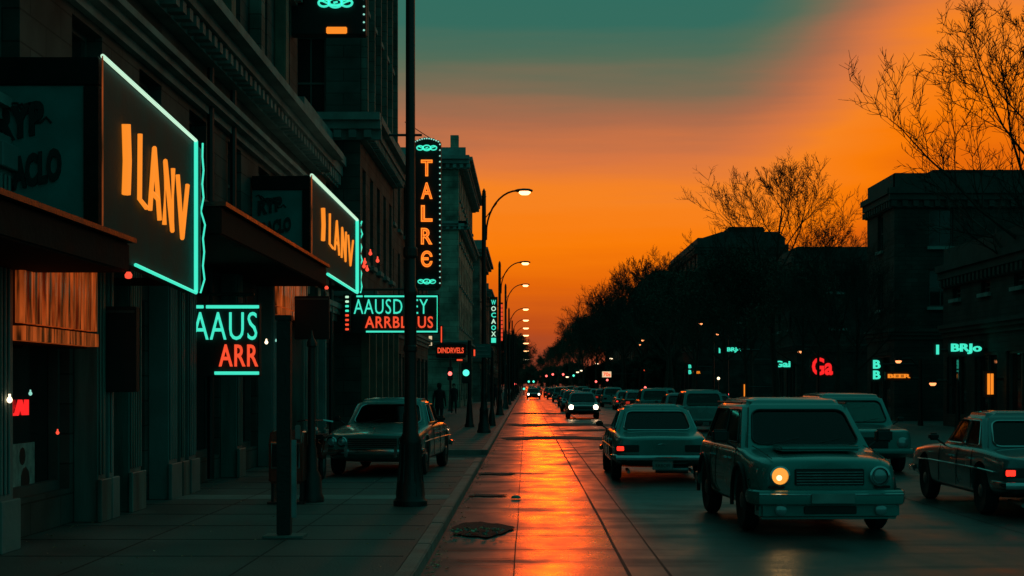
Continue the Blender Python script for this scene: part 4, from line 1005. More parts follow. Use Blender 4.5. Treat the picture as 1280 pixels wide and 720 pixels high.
        for (cu, cv, a0) in ((u1-ru, v1-rv, 0), (u0+ru, v1-rv, 90), (u0+ru, v0+rv, 180), (u1-ru, v0+rv, 270)):
            for i in range(5):
                a_ = R(a0+i*22.5); pts.append(q(cu+ru*math.cos(a_), cv+rv*math.sin(a_)))
        wcut.prism([p-nn*.13 for p in pts], nn*.19); glass_jobs.append((nm, [p-nn*.015 for p in pts], nn, frame))
        return
        g_ = None
        if frame: MB().tube([p+nn*.006 for p in pts], .012, 5, closed=True).build('trim', 'chrome' if S['classic'] else 'black', g_, smooth=True)
        return g_
    V0 = .12; V1 = .82
    panel((B4[0], B4[1], T4[1], T4[0]), .075, .925, V0, V1, 'windscreen'); panel((B4[2], B4[3], T4[3], T4[2]), .08, .92, V0, V1, 'rear_window')
    for (A_, B_, C_, D_) in ((B4[1], B4[2], T4[2], T4[1]), (B4[3], B4[0], T4[0], T4[3])):
        front_first = A_.y < B_.y
        panel((A_, B_, C_, D_), .10, .49, V0+.02, V1, 'side_window', .05); panel((A_, B_, C_, D_), .54, .90, V0+.02, V1, 'side_window', .05)
    wc = wcut.build('w', 'black')
    for q_ in (hol, wc):
        md = cbn.modifiers.new('b', 'BOOLEAN'); md.operation = 'DIFFERENCE'; md.object = q_; md.solver = 'EXACT'; md.use_self = True
    m3 = eval_mesh(cbn); bpy.data.objects.remove(cbn); bpy.data.objects.remove(hol); bpy.data.objects.remove(wc)
    for p in m3.polygons: p.use_smooth = True
    m3.set_sharp_from_angle(angle=R(35)); m3.materials.clear(); m3.materials.append(M[S['paint']]); m3.name = 'cabin'
    cbn = bpy.data.objects.new('cabin', m3); COL.objects.link(cbn); cbn.parent = root
    for nm, pts, nn, frame in glass_jobs:
        g_ = MB().prism(pts, nn*.004).build(nm, 'car_glass', root)
        MB().tube([p+nn*.02 for p in pts], .011, 5, closed=True).build('trim', 'chrome' if S['classic'] else 'black', g_, smooth=True)
        if nm == 'windscreen':
            bl_ = MB(); zb_ = min(p.z for p in pts); yb_ = min(p.y for p in pts)
            for xq in (-.5, .05): bl_.tube([Vector((xq, yb_-.005, zb_-.02))+nn*.03, Vector((xq+.42, yb_+.045, zb_+.06))+nn*.035], .007, 5)
            bl_.build('wiper', 'black', g_)
    MB().box(-S['cw']+.09, S['cw']-.09, S['cf']+.12, S['cr']-.12, b-.03, b+.028).build('dashboard', 'seat', root, bevel=.01)
    for xs in (-.36, .36):
        se = MB().box(xs-.23, xs+.23, S['cf']+.95, S['cf']+1.07, b+.03, b+.24).build('seat', 'seat', root, bevel=.04, seg=3)
        MB().box(xs-.11, xs+.11, S['cf']+.98, S['cf']+1.05, b+.25, b+.36).build('headrest', 'seat', se, bevel=.03, seg=3)
    MB().box(-.58, .58, S['cr']-.62, S['cr']-.48, b+.03, b+.17).build('rear_seat', 'seat', root, bevel=.05, seg=3)
    MB().tube([(-.36+.17*math.cos(i*math.pi/8), S['cf']+.52+.03*math.sin(i*math.pi/8), b+.08+.15*math.sin(i*math.pi/8)) for i in range(16)], .013, 6, closed=True).build('steering_wheel', 'black', root)
    MB().box(-.11, .11, S['rf']+.12, S['rf']+.14, zt-.15, zt-.09).build('rear_view_mirror', 'black', root, bevel=.01)
    for s_ in (-1, 1):   # panel gaps
        for ys in (S['cf']+.16, (S['cf']+S['cr'])/2+.02, WB-wr-.06):
            MB().tube([(s_*(Wd+.001), ys, .34), (s_*(Wd+.0015), ys, (S['zb']+b)/2+.05), (s_*(Wd*.985+.002), ys, b-.12), (s_*(Wd*.955+.004), ys, b-.03)], .005, 4).build('door_gap', 'black', root)
    # wheels
    for yy in (WF, WB):
        for s_ in (-1, 1):
            xo = s_*(Wd-.02); xi = s_*(Wd-.20); c_ = (0, yy, wr)
            tp = [(wr*.62, xo-s_*.01), (wr*.66, xo), (wr*.9, xo+s_*.004), (wr, xo-s_*.03), (wr, xi+s_*.03), (wr*.9, xi), (wr*.6, xi)]
            w0 = MB().lathe(tp, c_, 24, 'x').build('tyre', 'rubber', root, smooth=True)
            MB().lathe([(wr*.61, xo-s_*.012), (wr*.55, xo-s_*.03), (wr*.3, xo-s_*.02), (wr*.24, xo+s_*.0), (wr*.1, xo+s_*.012), (.01, xo+s_*.014)], c_, 18, 'x').build('rim', 'rim', w0, smooth=True)
    # bumpers
    def bumper(y, s_, z, m_):
        pts = [(-Wd*.99, y-s_*.35, z), (-Wd*1.0, y-s_*.12, z), (-Wd*.93, y+s_*.06, z), (-Wd*.5, y+s_*.11, z), (0, y+s_*.125, z), (Wd*.5, y+s_*.11, z), (Wd*.93, y+s_*.06, z), (Wd*1.0, y-s_*.12, z), (Wd*.99, y-s_*.35, z)]
        mb = MB(); hh = S.get('bh', .055)
        vv = []
        for i, p in enumerate(pts):
            d_ = Vector(pts[min(i+1, 8)])-Vector(pts[max(i-1, 0)]); nrm_ = Vector((d_.y, -d_.x, 0)).normalized()*(1 if s_ < 0 else -1)
            P_ = Vector(p)
            for (o_, dz) in ((0, -hh), (.03, -hh*.8), (.042, 0), (.03, hh*.8), (0, hh)): vv.append(P_+nrm_*o_+Vector((0, 0, dz)))
        mb.add(vv, [(i*5+j, i*5+j+1, (i+1)*5+j+1, (i+1)*5+j) for i in range(8) for j in range(4)]+[(i*5+4, i*5, (i+1)*5, (i+1)*5+4) for i in range(8)]+[(0,1,2,3,4),(40,44,43,42,41)])
        return mb.build('bumper', m_, root, smooth=True)
    bmp = 'chrome' if S['classic'] else S['paint']
    bumper(-Lh, -1, .46, bmp); bumper(Lh, 1, .46, bmp)
    if S['classic']:
        for x in (-.45, .45):
            MB().box(x-.03, x+.03, -Lh-.19, -Lh-.13, .36, .56).build('bumper_guard', 'chrome', root, bevel=.015)
    # front
    yf = -Lh
    if S.get('front', 'quad') == 'quad':
        MB().box(-Wd*.50, Wd*.50, yf-.012, yf+.05, .53, n_-.10).build('grille', 'black', root, bevel=.01)
        for z in [.55+i*.035 for i in range(int((n_-.13-.55)/.035)+1)]:
            MB().box(-Wd*.5, Wd*.5, yf-.022, yf-.012, z, z+.008).build('grille_bar', 'chrome', root)
        for x in (-Wd*.83, -Wd*.62, Wd*.62, Wd*.83):
            h_ = MB().lathe([(.088, .04), (.094, -.02), (.075, -.028), (.074, .0)], (x, yf+.01, .64), 18, 'y').build('headlight', 'chrome', root, smooth=True)
            MB().lathe([(.074, .0), (.06, -.02), (.03, -.03), (.005, -.033)], (x, yf+.01, .64), 16, 'y').build('lens', 'head_off', h_, smooth=True)
        MB().tube([(0, yf+.3, n_+.015), (0, yf+.22, n_+.07), (0, yf+.17, n_+.075)], .012, 6).build('hood_ornament', 'chrome', root)
    elif S['front'] == 'lit':
        MB().box(-Wd*.42, Wd*.42, yf-.01, yf+.05, .50, n_-.16).build('grille', 'black', root, bevel=.01)
        for x in (-Wd*.74, Wd*.74):
            MB().lathe([(.13, .06), (.135, -.0), (.10, -.03), (.02, -.045)], (x, yf+.02, .62), 16, 'y').build('headlight', 'head_lit', root, smooth=True)
    elif S['front'] == 'amber':
        MB().box(-Wd*.46, Wd*.46, yf-.012, yf+.05, .60, .80).build('grille', 'black', root, bevel=.01)
        m_ = MB()
        for i in range(5): m_.box(-Wd*.44, Wd*.44, yf-.026, yf-.013, .62+i*.034, .628+i*.034)
        m_.build('grille_bars', 'chrome', root)
        for x in (-Wd*.66, Wd*.66):
            h_ = MB().lathe([(.118, .12), (.122, -.035), (.10, -.042), (.098, .0)], (x, yf-.0, .715), 24, 'y').build('headlight', 'chrome', root, smooth=True)
            MB().lathe([(.098, -.005), (.085, -.03), (.05, -.046), (.005, -.05)], (x, yf-.0, .715), 20, 'y').build('lens', 'head_amber' if x < 0 else 'head_off', h_, smooth=True)
            if x < 0: MB().lathe([(.035, -.05), (.02, -.058)], (x-.015, yf+.0, .695), 10, 'y').build('filament_glow', 'head_amber_c', h_, smooth=True)
            MB().lathe([(.065, .1), (.07, -.05), (.05, -.065)], (x, yf-.02, .315), 16, 'y').build('fog_light', 'head_off', root, smooth=True)
        MB().box(-Wd*.55, Wd*.55, yf+.42, S['cf']-.10, b-.03, b+.035).build('hood_bulge', S['paint'], root, bevel=.03, seg=3)
        for s_ in (-1, 1):
            MB().tube([(s_*Wd*.74, yf+.10, n_-.005), (s_*Wd*.76, yf+.6, b-.035), (s_*Wd*.78, S['cf']-.02, b+.012)], .006, 4).build('hood_gap', 'black', root)
            for yy in (WF, WB): MB().tube([(s_*(Wd+.012), yy+(wr+.085)*math.cos(R(a_)), wr+(wr+.085)*math.sin(R(a_))) for a_ in range(-12, 193, 12)], .026, 6).build('wheel_arch_trim', 'black', root, smooth=True)
            MB().tube([(s_*(S['rw']+.02), S['rf']+.04, zt-.02), (s_*(S['rw']+.03), S['rr']-.05, zt-.02)], .014, 6).build('roof_gutter', 'black', root)
        MB().box(-.26, .26, yf-.19, yf-.175, .40, .515).build('plate', 'plate', root, bevel=.005)
        MB().tube([(-Wd*.95, yf-.10, .50), (-Wd*.5, yf-.157, .50), (Wd*.5, yf-.157, .50), (Wd*.95, yf-.10, .50)], .012, 6).build('bumper_strip', 'chrome', root)
        MB().box(-Wd*.93, Wd*.93, yf-.03, yf+.30, .20, .40).build('lower_valance', S['paint'], root, bevel=.04, seg=3)
        MB().box(-Wd*.35, Wd*.35, yf-.045, yf-.02, .26, .36).build('air_intake', 'black', root, bevel=.01)
        for x in (-Wd*.70, Wd*.70): MB().box(x-.10, x+.10, yf-.012, yf+.01, .565, .60).build('turn_signal', 'lens_dark', root, bevel=.01)
    # rear
    yr = Lh
    tl = S.get('tail_lit', ())
    for j, x in enumerate((-Wd*.70, Wd*.70)):
        mm = M['tail_lit'] if j in tl else M['lens_dark']
        if S['classic']:
            h_ = MB().box(x-.21, x+.21, yr-.06, yr+.012, .56, .69).build('tail_panel', 'black', root, bevel=.01)
            xx = x-.14 if j == 0 else x+.14
            MB().box(xx-.065, xx+.065, yr+.014, yr+.03, .585, .665).build('tail_light', mm, h_, bevel=.01)
        else:
            MB().box(x-.13, x+.13, yr-.10, yr+.012, .62, .76).build('tail_light', M['tail_soft'] if j in tl else mm, root, bevel=.02)
    if S.get('plate', True):
        pf = MB().box(-.19, .19, yr+.03, yr+.155, .24, .40).build('plate_frame', 'chrome' if S['classic'] else 'black', root, bevel=.01)
        MB().box(-.165, .165, yr+.157, yr+.163, .262, .378).build('plate', 'plate', pf)
        t = text_mesh('ERBOFI', .26, .06, extr=.003); t.v = [(-p[0]+.13, yr+.166+p[1], p[2]+.29) for p in t.v]; t.build('plate_text', 'black', pf, keep=True)
    if S['classic']:
        m_ = MB().tube([(-.07, yr+.004, .70), (0, yr+.010, .715), (.07, yr+.004, .70)], .010, 6); m_.build('emblem', 'chrome', root)
        for x in (-.55, .62): MB().tube([(x, yr-.5, .22), (x, yr+.02, .21), (x, yr+.09, .20)], .03, 10).build('exhaust', 'steel', root, smooth=True)
        MB().tube([(-.5, yr-.25, .23), (.1, yr-.25, .23)], .07, 10).build('silencer', 'steel', root, smooth=True)
    # side details
    for s_ in (-1, 1):
        x = s_*(Wd+.002)
        for y in (S['cf']+.75, S['cf']+1.75):
            if y < WB-wr-.05: MB().box(x-.012, x+.03*s_ if s_ > 0 else x+.012, y-.09, y+.09, b-.17, b-.145).build('door_handle', 'chrome', root, bevel=.005) if s_ > 0 else MB().box(x-.03, x+.012, y-.09, y+.09, b-.17, b-.145).build('door_handle', 'chrome', root, bevel=.005)
        if S['classic']:
            MB().tube([(s_*(Wd*.985), -Lh+.5, .62), (s_*(Wd+.004), -Lh+1.2, .64), (s_*(Wd+.004), Lh-1, .64), (s_*(Wd*.985), Lh-.35, .62)], .010, 5).build('side_trim', 'chrome', root)
        mr_ = MB().box(*sorted((s_*(Wd+.04), s_*(Wd+.04+S.get('mw', .15)))), S['cf']+.25, S['cf']+.36, b+.04, b+.04+S.get('mh', .11)).build('wing_mirror', S.get('mm', 'black'), root, bevel=.03, seg=3)
        MB().tube([(s_*(Wd-.06), S['cf']+.30, b-.03), (s_*(Wd+.08), S['cf']+.31, b+.07)], .015, 6).build('mirror_arm', 'black', mr_)
    return root

def beams(root, pts, energy, col):
    for p in pts:
        l_ = bpy.data.lights.new('headlamp_beam', 'SPOT'); l_.energy = energy; l_.spot_size = R(50); l_.spot_blend = .6; l_.color = col; l_.shadow_soft_size = .08
        o = bpy.data.objects.new('headlamp_beam', l_); COL.objects.link(o); o.parent = root; o.location = p; o.rotation_euler = (R(82), 0, R(180))
used = set()
sedan = car(dict(paint='teal_car', tail_lit=(1,)), 'old teal saloon seen from behind in the road, left tail light lit', 'classic_sedan')
sedan.location = (2.50, 30.4, 0); sedan.rotation_euler = (0, 0, math.pi)
# rear of the car must face the camera: its +y end is the tail, so turn it round
sedan.rotation_euler = (0, 0, R(180)); 
lsed = copy_tree(sedan, (-2.62, 29.9, .13), R(-4), 'old green-grey saloon with four round headlights parked on the left sidewalk', mats={'teal_car_paint': 'sage_car', 'lit_tail_lamp': 'lens_dark'})
def news_box(x0, x1, d, z1, m_, lab, front):
    r_ = thing('newspaper_box', lab, 'newspaper box', ((x0+x1)/2, d, .13)); dp = .5
    MB().prism([(x0, d, .42), (x0, d+dp, .42), (x0, d+dp, z1), (x0, d+.14, z1), (x0, d, z1-.16)], (x1-x0, 0, 0)).build('cabinet', m_, r_, bevel=.03, seg=3)
    w_ = x1-x0
    f = MB().box(x0+w_*.12, x1-w_*.12, d-.012, d+.01, z1-.50, z1-.20).build('window', 'glass', r_, bevel=.004)
    MB().tube([(x0+w_*.10, d-.02, z1-.52), (x1-w_*.10, d-.02, z1-.52), (x1-w_*.10, d-.02, z1-.18), (x0+w_*.10, d-.02, z1-.18)], .01, 5, closed=True).build('frame', 'steel', f)
    MB().tube([(x0+w_*.3, d-.01, z1-.10), (x0+w_*.3, d-.06, z1-.08), (x1-w_*.3, d-.06, z1-.08), (x1-w_*.3, d-.01, z1-.10)], .012, 6).build('handle', 'chrome', r_)
    MB().lathe([(.10, 0), (.10, -.012), (.06, -.014)], ((x0+x1)/2, d-.003, .60), 16, 'y').build('round_badge', front, r_)
    MB().box(x1-.10, x1-.03, d-.05, d+.02, z1-.12, z1+.08).build('coin_box', 'steel', r_, bevel=.012)
    for xx in (x0+.04, x1-.04): MB().box(xx-.018, xx+.018, d+.1, d+.4, .13, .43).build('leg', 'black', r_)
    MB().box(x0-.02, x1+.02, d+.02, d+dp, .131, .16).build('base_plate', 'black', r_)
news_box(-3.60, -3.12, 21.2, 1.16, 'red_car', 'red newspaper box standing between the square post and the iron post', 'plate')
suv = car(dict(L=4.2, W=1.82, H=1.63, zb=.25, belt=1.02, nose=.92, round=1, tail=1.0, cf=-1.0, cr=1.95, rf=-.28, rr=1.5, cw=.83, rw=.67, cbev=.07, wb=1.35, wr=.37, paint='teal_car', front='amber', mw=.22, mh=.17, bh=.09, classic=False, mm='black'),
          'tall rounded teal car facing the camera with one lit amber round headlight', 'rounded_car')
suv.location = (3.50, 20.2, 0); suv.rotation_euler = (0, 0, R(3))
dark = car(dict(L=4.3, W=1.74, H=1.42, zb=.2, belt=.90, nose=.72, tail=.92, cf=-1.0, cr=1.75, rf=-.2, rr=1.1, paint='dark_car', front='lit', classic=False, tail_lit=(0, 1)), 'dark car driving towards the camera with both headlights on', 'oncoming_car')
dark.location = (3.0, 82, 0)
DARK_BEAM = True
van = car(dict(L=4.5, W=1.78, H=1.62, zb=.25, belt=.98, nose=.90, tail=1.0, cf=-1.0, cr=2.15, rf=-.35, rr=1.9, cw=.80, rw=.68, wb=1.45, paint='silver_car', front='lit', classic=False, tail_lit=(0,)), 'pale green-grey estate car seen from behind between the teal saloon and the rounded amber-lamped car', 'parked_car')
van.location = (6.75, 60, 0); van.rotation_euler = (0, 0, R(180))
for m_ in [c_ for c_ in van.children if c_.name.startswith('headlight')]: m_.data = m_.data.copy(); m_.data.materials[0] = M['head_off']
def cp(src, x, d, rot, lab, mats=None, z=0): return copy_tree(src, (x, d, z), R(rot), lab, mats=mats)
nolit = {'lit_headlamp': 'head_off'}
cp(dark, 3.2, 104, 0, 'dark car just behind the oncoming car with headlights', {'lit_headlamp': 'head_off'})
cp(dark, 3.5, 128, 180, 'dark car driving away behind the oncoming pair, tail lights on', nolit)
cp(van, 3.6, 160, 180, 'far pale car in the traffic beyond the oncoming pair'); cp(dark, 3.4, 190, 180, 'far dark car in the traffic with red tail lights', nolit)
cp(dark, 3.4, 225, 180, 'farther dark car in the traffic, smaller red tail lights', nolit); cp(dark, .9, 190, 0, 'dark car coming up the orange lane near the road end')
cp(dark, 2.0, 280, 180, 'tiny car with red lights at the road end', nolit)
cp(dark, 1.1, 330, 0, 'tiny car with pale lights at the road end')
cols = [('silver_green', None)]
row = [(22.6, sedan, 180, 'green-grey old saloon parked nearest at the right edge', {'teal_car_paint': 'slate_car'}), (33, van, 0, 'pale estate car parked behind the rounded amber-lamped car at the right', {'silver_green_car_paint': 'teal_car', 'lit_headlamp': 'head_off'}), (46, sedan, 180, 'slate old saloon roof showing behind the rounded amber-lamped car', {'teal_car_paint': 'slate_car'}),
       (72, dark, 180, 'dark parked car just beyond the pale estate car', nolit), (84, van, 180, 'teal parked car, second beyond the pale estate car', {'silver_green_car_paint': 'teal_car'}), (97, dark, 180, 'dark parked car, third beyond the pale estate car', nolit), (110, sedan, 180, 'teal saloon parked in the row left of the pale estate car', None),
       (124, van, 180, 'pale parked car right of the oncoming car with headlights', None), (139, dark, 180, 'dark parked car, sixth beyond the pale estate car', nolit), (155, sedan, 180, 'teal parked car far along the right-hand row', None), (172, dark, 180, 'dark parked car far along the right-hand row', nolit), (190, van, 180, 'pale parked car far along the right-hand row', None), (215, dark, 180, 'small dark parked car near the end of the right-hand row', nolit), (240, van, 180, 'small pale parked car at the end of the right-hand row', None)]
for i, (d, src, rot, lab, mats) in enumerate(row): cp(src, 6.95+(.25 if i % 3 == 0 else 0), d, rot, lab, mats)
for i, (d, src, lab) in enumerate(((66, dark, 'dark car in the outer right lane behind the estate car'), (92, van, 'pale car in the outer right lane, behind the dark one'), (118, dark, 'dark car farther along the outer right lane'))): cp(src, 9.0-.6, d+3, 180, lab, nolit)

beams(dark, [(-.64, -2.26, .62), (.64, -2.26, .62)], 9, (1, .5, .2)); beams(suv, [(-.60, -2.24, .72)], 2.5, (1, .5, .15))
# moped behind the iron post
c = W(397, 590, 26.2); r_ = thing('moped', 'small red moped standing behind the shorter iron post', 'moped', (c[0], 26.2, .13))
X_ = c[0]
for y in (25.6, 26.8):
    tw = MB().lathe([(.17,-.03),(.24,-.04),(.27,0),(.24,.04),(.17,.03)], (X_, y, .40), 20, 'x').build('tyre', 'rubber', r_, smooth=True); MB().lathe([(.17,-.025),(.05,-.05),(.05,.05),(.17,.025)], (X_, y, .40), 14, 'x').build('rim', 'rim', tw)
MB().tube([(X_, 25.6, .42), (X_, 25.75, .85), (X_, 25.8, 1.15)], .03, 8).build('fork', 'chrome', r_, smooth=True); MB().tube([(X_-.3, 25.9, 1.17), (X_-.15, 25.8, 1.2), (X_+.15, 25.8, 1.2), (X_+.3, 25.9, 1.17)], .015, 6).build('handlebar', 'chrome', r_)
MB().lathe([(.08,.06),(.085,0),(.06,-.04)], (X_, 25.66, 1.02), 14, 'y').build('headlight', 'head_off', r_, smooth=True)
MB().prism([(X_-.1, 25.75, .9), (X_-.1, 25.95, .55), (X_-.1, 26.6, .5), (X_-.1, 27.0, .75), (X_-.1, 26.5, .85), (X_-.1, 26.1, .65)], (.2, 0, 0)).build('frame', 'red_car', r_, bevel=.03); MB().box(X_-.11, X_+.11, 26.25, 26.95, .86, .94).build('seat', 'rubber', r_, bevel=.03); MB().box(X_-.06, X_+.06, 25.4, 25.85, .69, .71).build('mudguard', 'red_car', r_, bevel=.008)

# ================================================================== PEOPLE
def person(lab, X, d, rz, phase, coat='coat', hgt=1.74):
    r_ = thing('person', lab, 'person', (X, d, .13))
    J = {'pelvis': (0,0,.95), 'waist': (0,0,1.12), 'chest': (0,0,1.34), 'neck': (0,.0,1.50), 'head': (0,-.01,1.60), 'top': (0,0,1.72)}
    sw = .22*phase
    J.update({'hl': (.09,0,.90), 'kl': (.10,-sw*.8-.02,.50), 'al': (.10,-sw*.6+.05,.09), 'tl': (.11,-sw*.6-.12,.04), 'hr': (-.09,0,.90), 'kr': (-.10,sw*.3,.50), 'ar': (-.10,sw+.08,.12), 'tr': (-.11,sw-.06,.04),
              'sl': (.19,0,1.42), 'el': (.24,.05+sw*.4,1.14), 'wl': (.25,-.02+sw*.8,.90), 'fl': (.25,-.05+sw*.9,.80), 'sr': (-.19,0,1.42), 'er': (-.24,.05-sw*.4,1.14), 'wr': (-.25,-.02-sw*.8,.90), 'fr': (-.25,-.05-sw*.9,.80)})
    E = [('pelvis','waist'),('waist','chest'),('chest','neck'),('neck','head'),('head','top'),('pelvis','hl'),('hl','kl'),('kl','al'),('al','tl'),('pelvis','hr'),('hr','kr'),('kr','ar'),('ar','tr'),('chest','sl'),('sl','el'),('el','wl'),('wl','fl'),('chest','sr'),('sr','er'),('er','wr'),('wr','fr')]
    Rr = dict(pelvis=(.15,.11), waist=(.14,.10), chest=(.18,.12), neck=(.055,.055), head=(.085,.10), top=(.06,.07), hl=(.10,.10), kl=(.065,.065), al=(.045,.05), tl=(.04,.035), sl=(.065,.065), el=(.045,.045), wl=(.03,.03), fl=(.035,.03))
    ks = list(J); me = bpy.data.meshes.new('p'); me.from_pydata([J[k] for k in ks], [(ks.index(a), ks.index(b)) for a, b in E], [])
    o = bpy.data.objects.new('p', me); COL.objects.link(o); sk = o.modifiers.new('sk', 'SKIN')
    lay = me.skin_vertices[0].data
    for i, k in enumerate(ks):
        lay[i].radius = Rr.get(k, Rr.get(k[0]+'l', (.05,.05))); lay[i].use_root = (k == 'pelvis')
    o.modifiers.new('ss', 'SUBSURF').levels = 2
    m2 = eval_mesh(o); bpy.data.objects.remove(o); m2.materials.clear(); m2.materials.append(M['trouser'])
    for p in m2.polygons: p.use_smooth = True
    b_ = bpy.data.objects.new('body', m2); COL.objects.link(b_); b_.parent = r_
    MB().add(*((lambda rings: ([(rx*math.cos(2*math.pi*j/16), ry*math.sin(2*math.pi*j/16), z) for (rx, ry, z) in rings for j in range(16)], [(i*16+j, i*16+(j+1)%16, (i+1)*16+(j+1)%16, (i+1)*16+j) for i in range(len(rings)-1) for j in range(16)]))([(.20,.17,.72),(.19,.15,.95),(.17,.13,1.12),(.21,.15,1.36),(.19,.12,1.46),(.07,.07,1.53)]))).build('coat', coat, r_, org=(0,0,0), smooth=True, keep=True)
    MB().lathe([(.02,1.80),(.075,1.78),(.10,1.72),(.105,1.66),(.09,1.60)], (0,.02,0), 12).build('hair', 'hair', r_, org=(0,0,0), smooth=True)
    MB().lathe([(.015,1.50),(.055,1.53),(.07,1.60),(.06,1.67)], (0,-.045,0), 12).build('face', 'skin', r_, org=(0,0,0), smooth=True)
    r_.rotation_euler = (0, 0, rz); s_ = hgt/1.78; r_.scale = (s_,)*3
    return r_
person('person in a dark coat standing beyond the rear of the sidewalk saloon', -3.55, 62, R(170), .4)
person('person in dark clothes walking by the red signal post', -4.2, 88, R(10), 1.0)
person('person in dark clothes walking away right of the nearest curved lamp', -2.4, 118, R(180), 1.0)
person('small distant person on the left sidewalk under the vertical sign', -3.1, 140, R(0), -1.0)

# ================================================================== TREES
def grow2(seed, H, wide=.42, lo=.2, limbs=15, tr_=.008, leafy=0, depth=3):
    rnd = random.Random(seed); tv = []; tf = []; wv = []; wf = []
    def seg(V, Fc, p, q, r0, r1, n):
        d = (q-p)
        if d.length < 1e-5: return
        d.normalize(); a = d.orthogonal().normalized(); b = d.cross(a); o = len(V)
        for P_, r in ((p, r0), (q, r1)):
            for j in range(n): t = 2*math.pi*j/n; V.append(tuple(P_+(a*math.cos(t)+b*math.sin(t))*r))
        for j in range(n): Fc.append((o+j, o+(j+1) % n, o+n+(j+1) % n, o+n+j))
    def side(dd, ang):
        ax = dd.orthogonal().normalized(); ax.rotate(Matrix.Rotation(rnd.uniform(0, 6.283), 3, dd)); nd = dd.copy(); nd.rotate(Matrix.Rotation(ang, 3, ax)); return nd
    def br(p, d, ln, r, lv):
        k = 5 if lv == 0 else 4; q = p
        for i in range(k):
            d = (d+Vector((rnd.gauss(0,.10), rnd.gauss(0,.10), rnd.gauss(.05,.08)))).normalized()
            q2 = q+d*ln/k; r1 = max(tr_*.6, r*(1-i/k*.75)); r2 = max(tr_*.5, r*(1-(i+1)/k*.75))
            seg(tv if lv == 0 else wv, tf if lv == 0 else wf, q, q2, r1, r2, 5 if lv == 0 else 3)
            q = q2
            if lv < depth and i >= (1 if lv == 0 else 0):
                for m_ in range(2 if (lv < 2 or rnd.random() < .6) else 1):
                    nd = (side(d, R(rnd.uniform(25, 55)))+Vector((0,0,.12))).normalized()
                    br(q, nd, ln*rnd.uniform(.38, .60)*(1-.35*i/k), max(tr_, r2*.6), lv+1)
            if leafy and lv >= 2 and rnd.random() < leafy:
                for z in range(3):
                    c = q+Vector((rnd.gauss(0,.25), rnd.gauss(0,.25), rnd.gauss(0,.2))); a = Vector((rnd.gauss(0,1), rnd.gauss(0,1), rnd.gauss(0,1))).normalized(); b = a.orthogonal().normalized(); s = rnd.uniform(.05, .13); o = len(wv)
                    wv.extend([tuple(c-a*s), tuple(c+b*s*.6), tuple(c+a*s), tuple(c-b*s*.6)]); wf.append((o, o+1, o+2, o+3))
    q = Vector((0,0,0)); d = Vector((0,0,1)); n_ = 12; r0 = H*.017; cen = []
    for i in range(n_):
        d = (d+Vector((rnd.gauss(0,.05), rnd.gauss(0,.05), .1))).normalized(); q2 = q+d*H*.8/n_; ra = r0*(1-i/n_*.85)*(1.3 if i == 0 else 1); rb_ = r0*(1-(i+1)/n_*.85)
        seg(tv, tf, q, q2, ra, rb_, 8); q = q2; cen.append((q.copy(), rb_))
    for i in range(limbs):
        t = lo+(1-lo)*((i+.5)/limbs); idx = min(n_-1, int(t*n_)); p, rb_ = cen[idx]
        env = (1-((t-.42)/.62)**2); ang = R(62-38*t+rnd.uniform(-8, 8)); a = i*2.4+rnd.uniform(-.4, .4)
        dd = Vector((math.sin(ang)*math.cos(a), math.sin(ang)*math.sin(a), math.cos(ang)))
        br(p, dd, H*wide*max(.35, env), max(.03, rb_*.55), 0)
    def mk(nm, V, Fc, m): me = bpy.data.meshes.new(nm); me.from_pydata(V, [], Fc); me.materials.append(M[m]); return me
    return mk('trunk', tv, tf, 'bark'), mk('crown', wv, wf, 'twig' if not leafy else 'leaf')
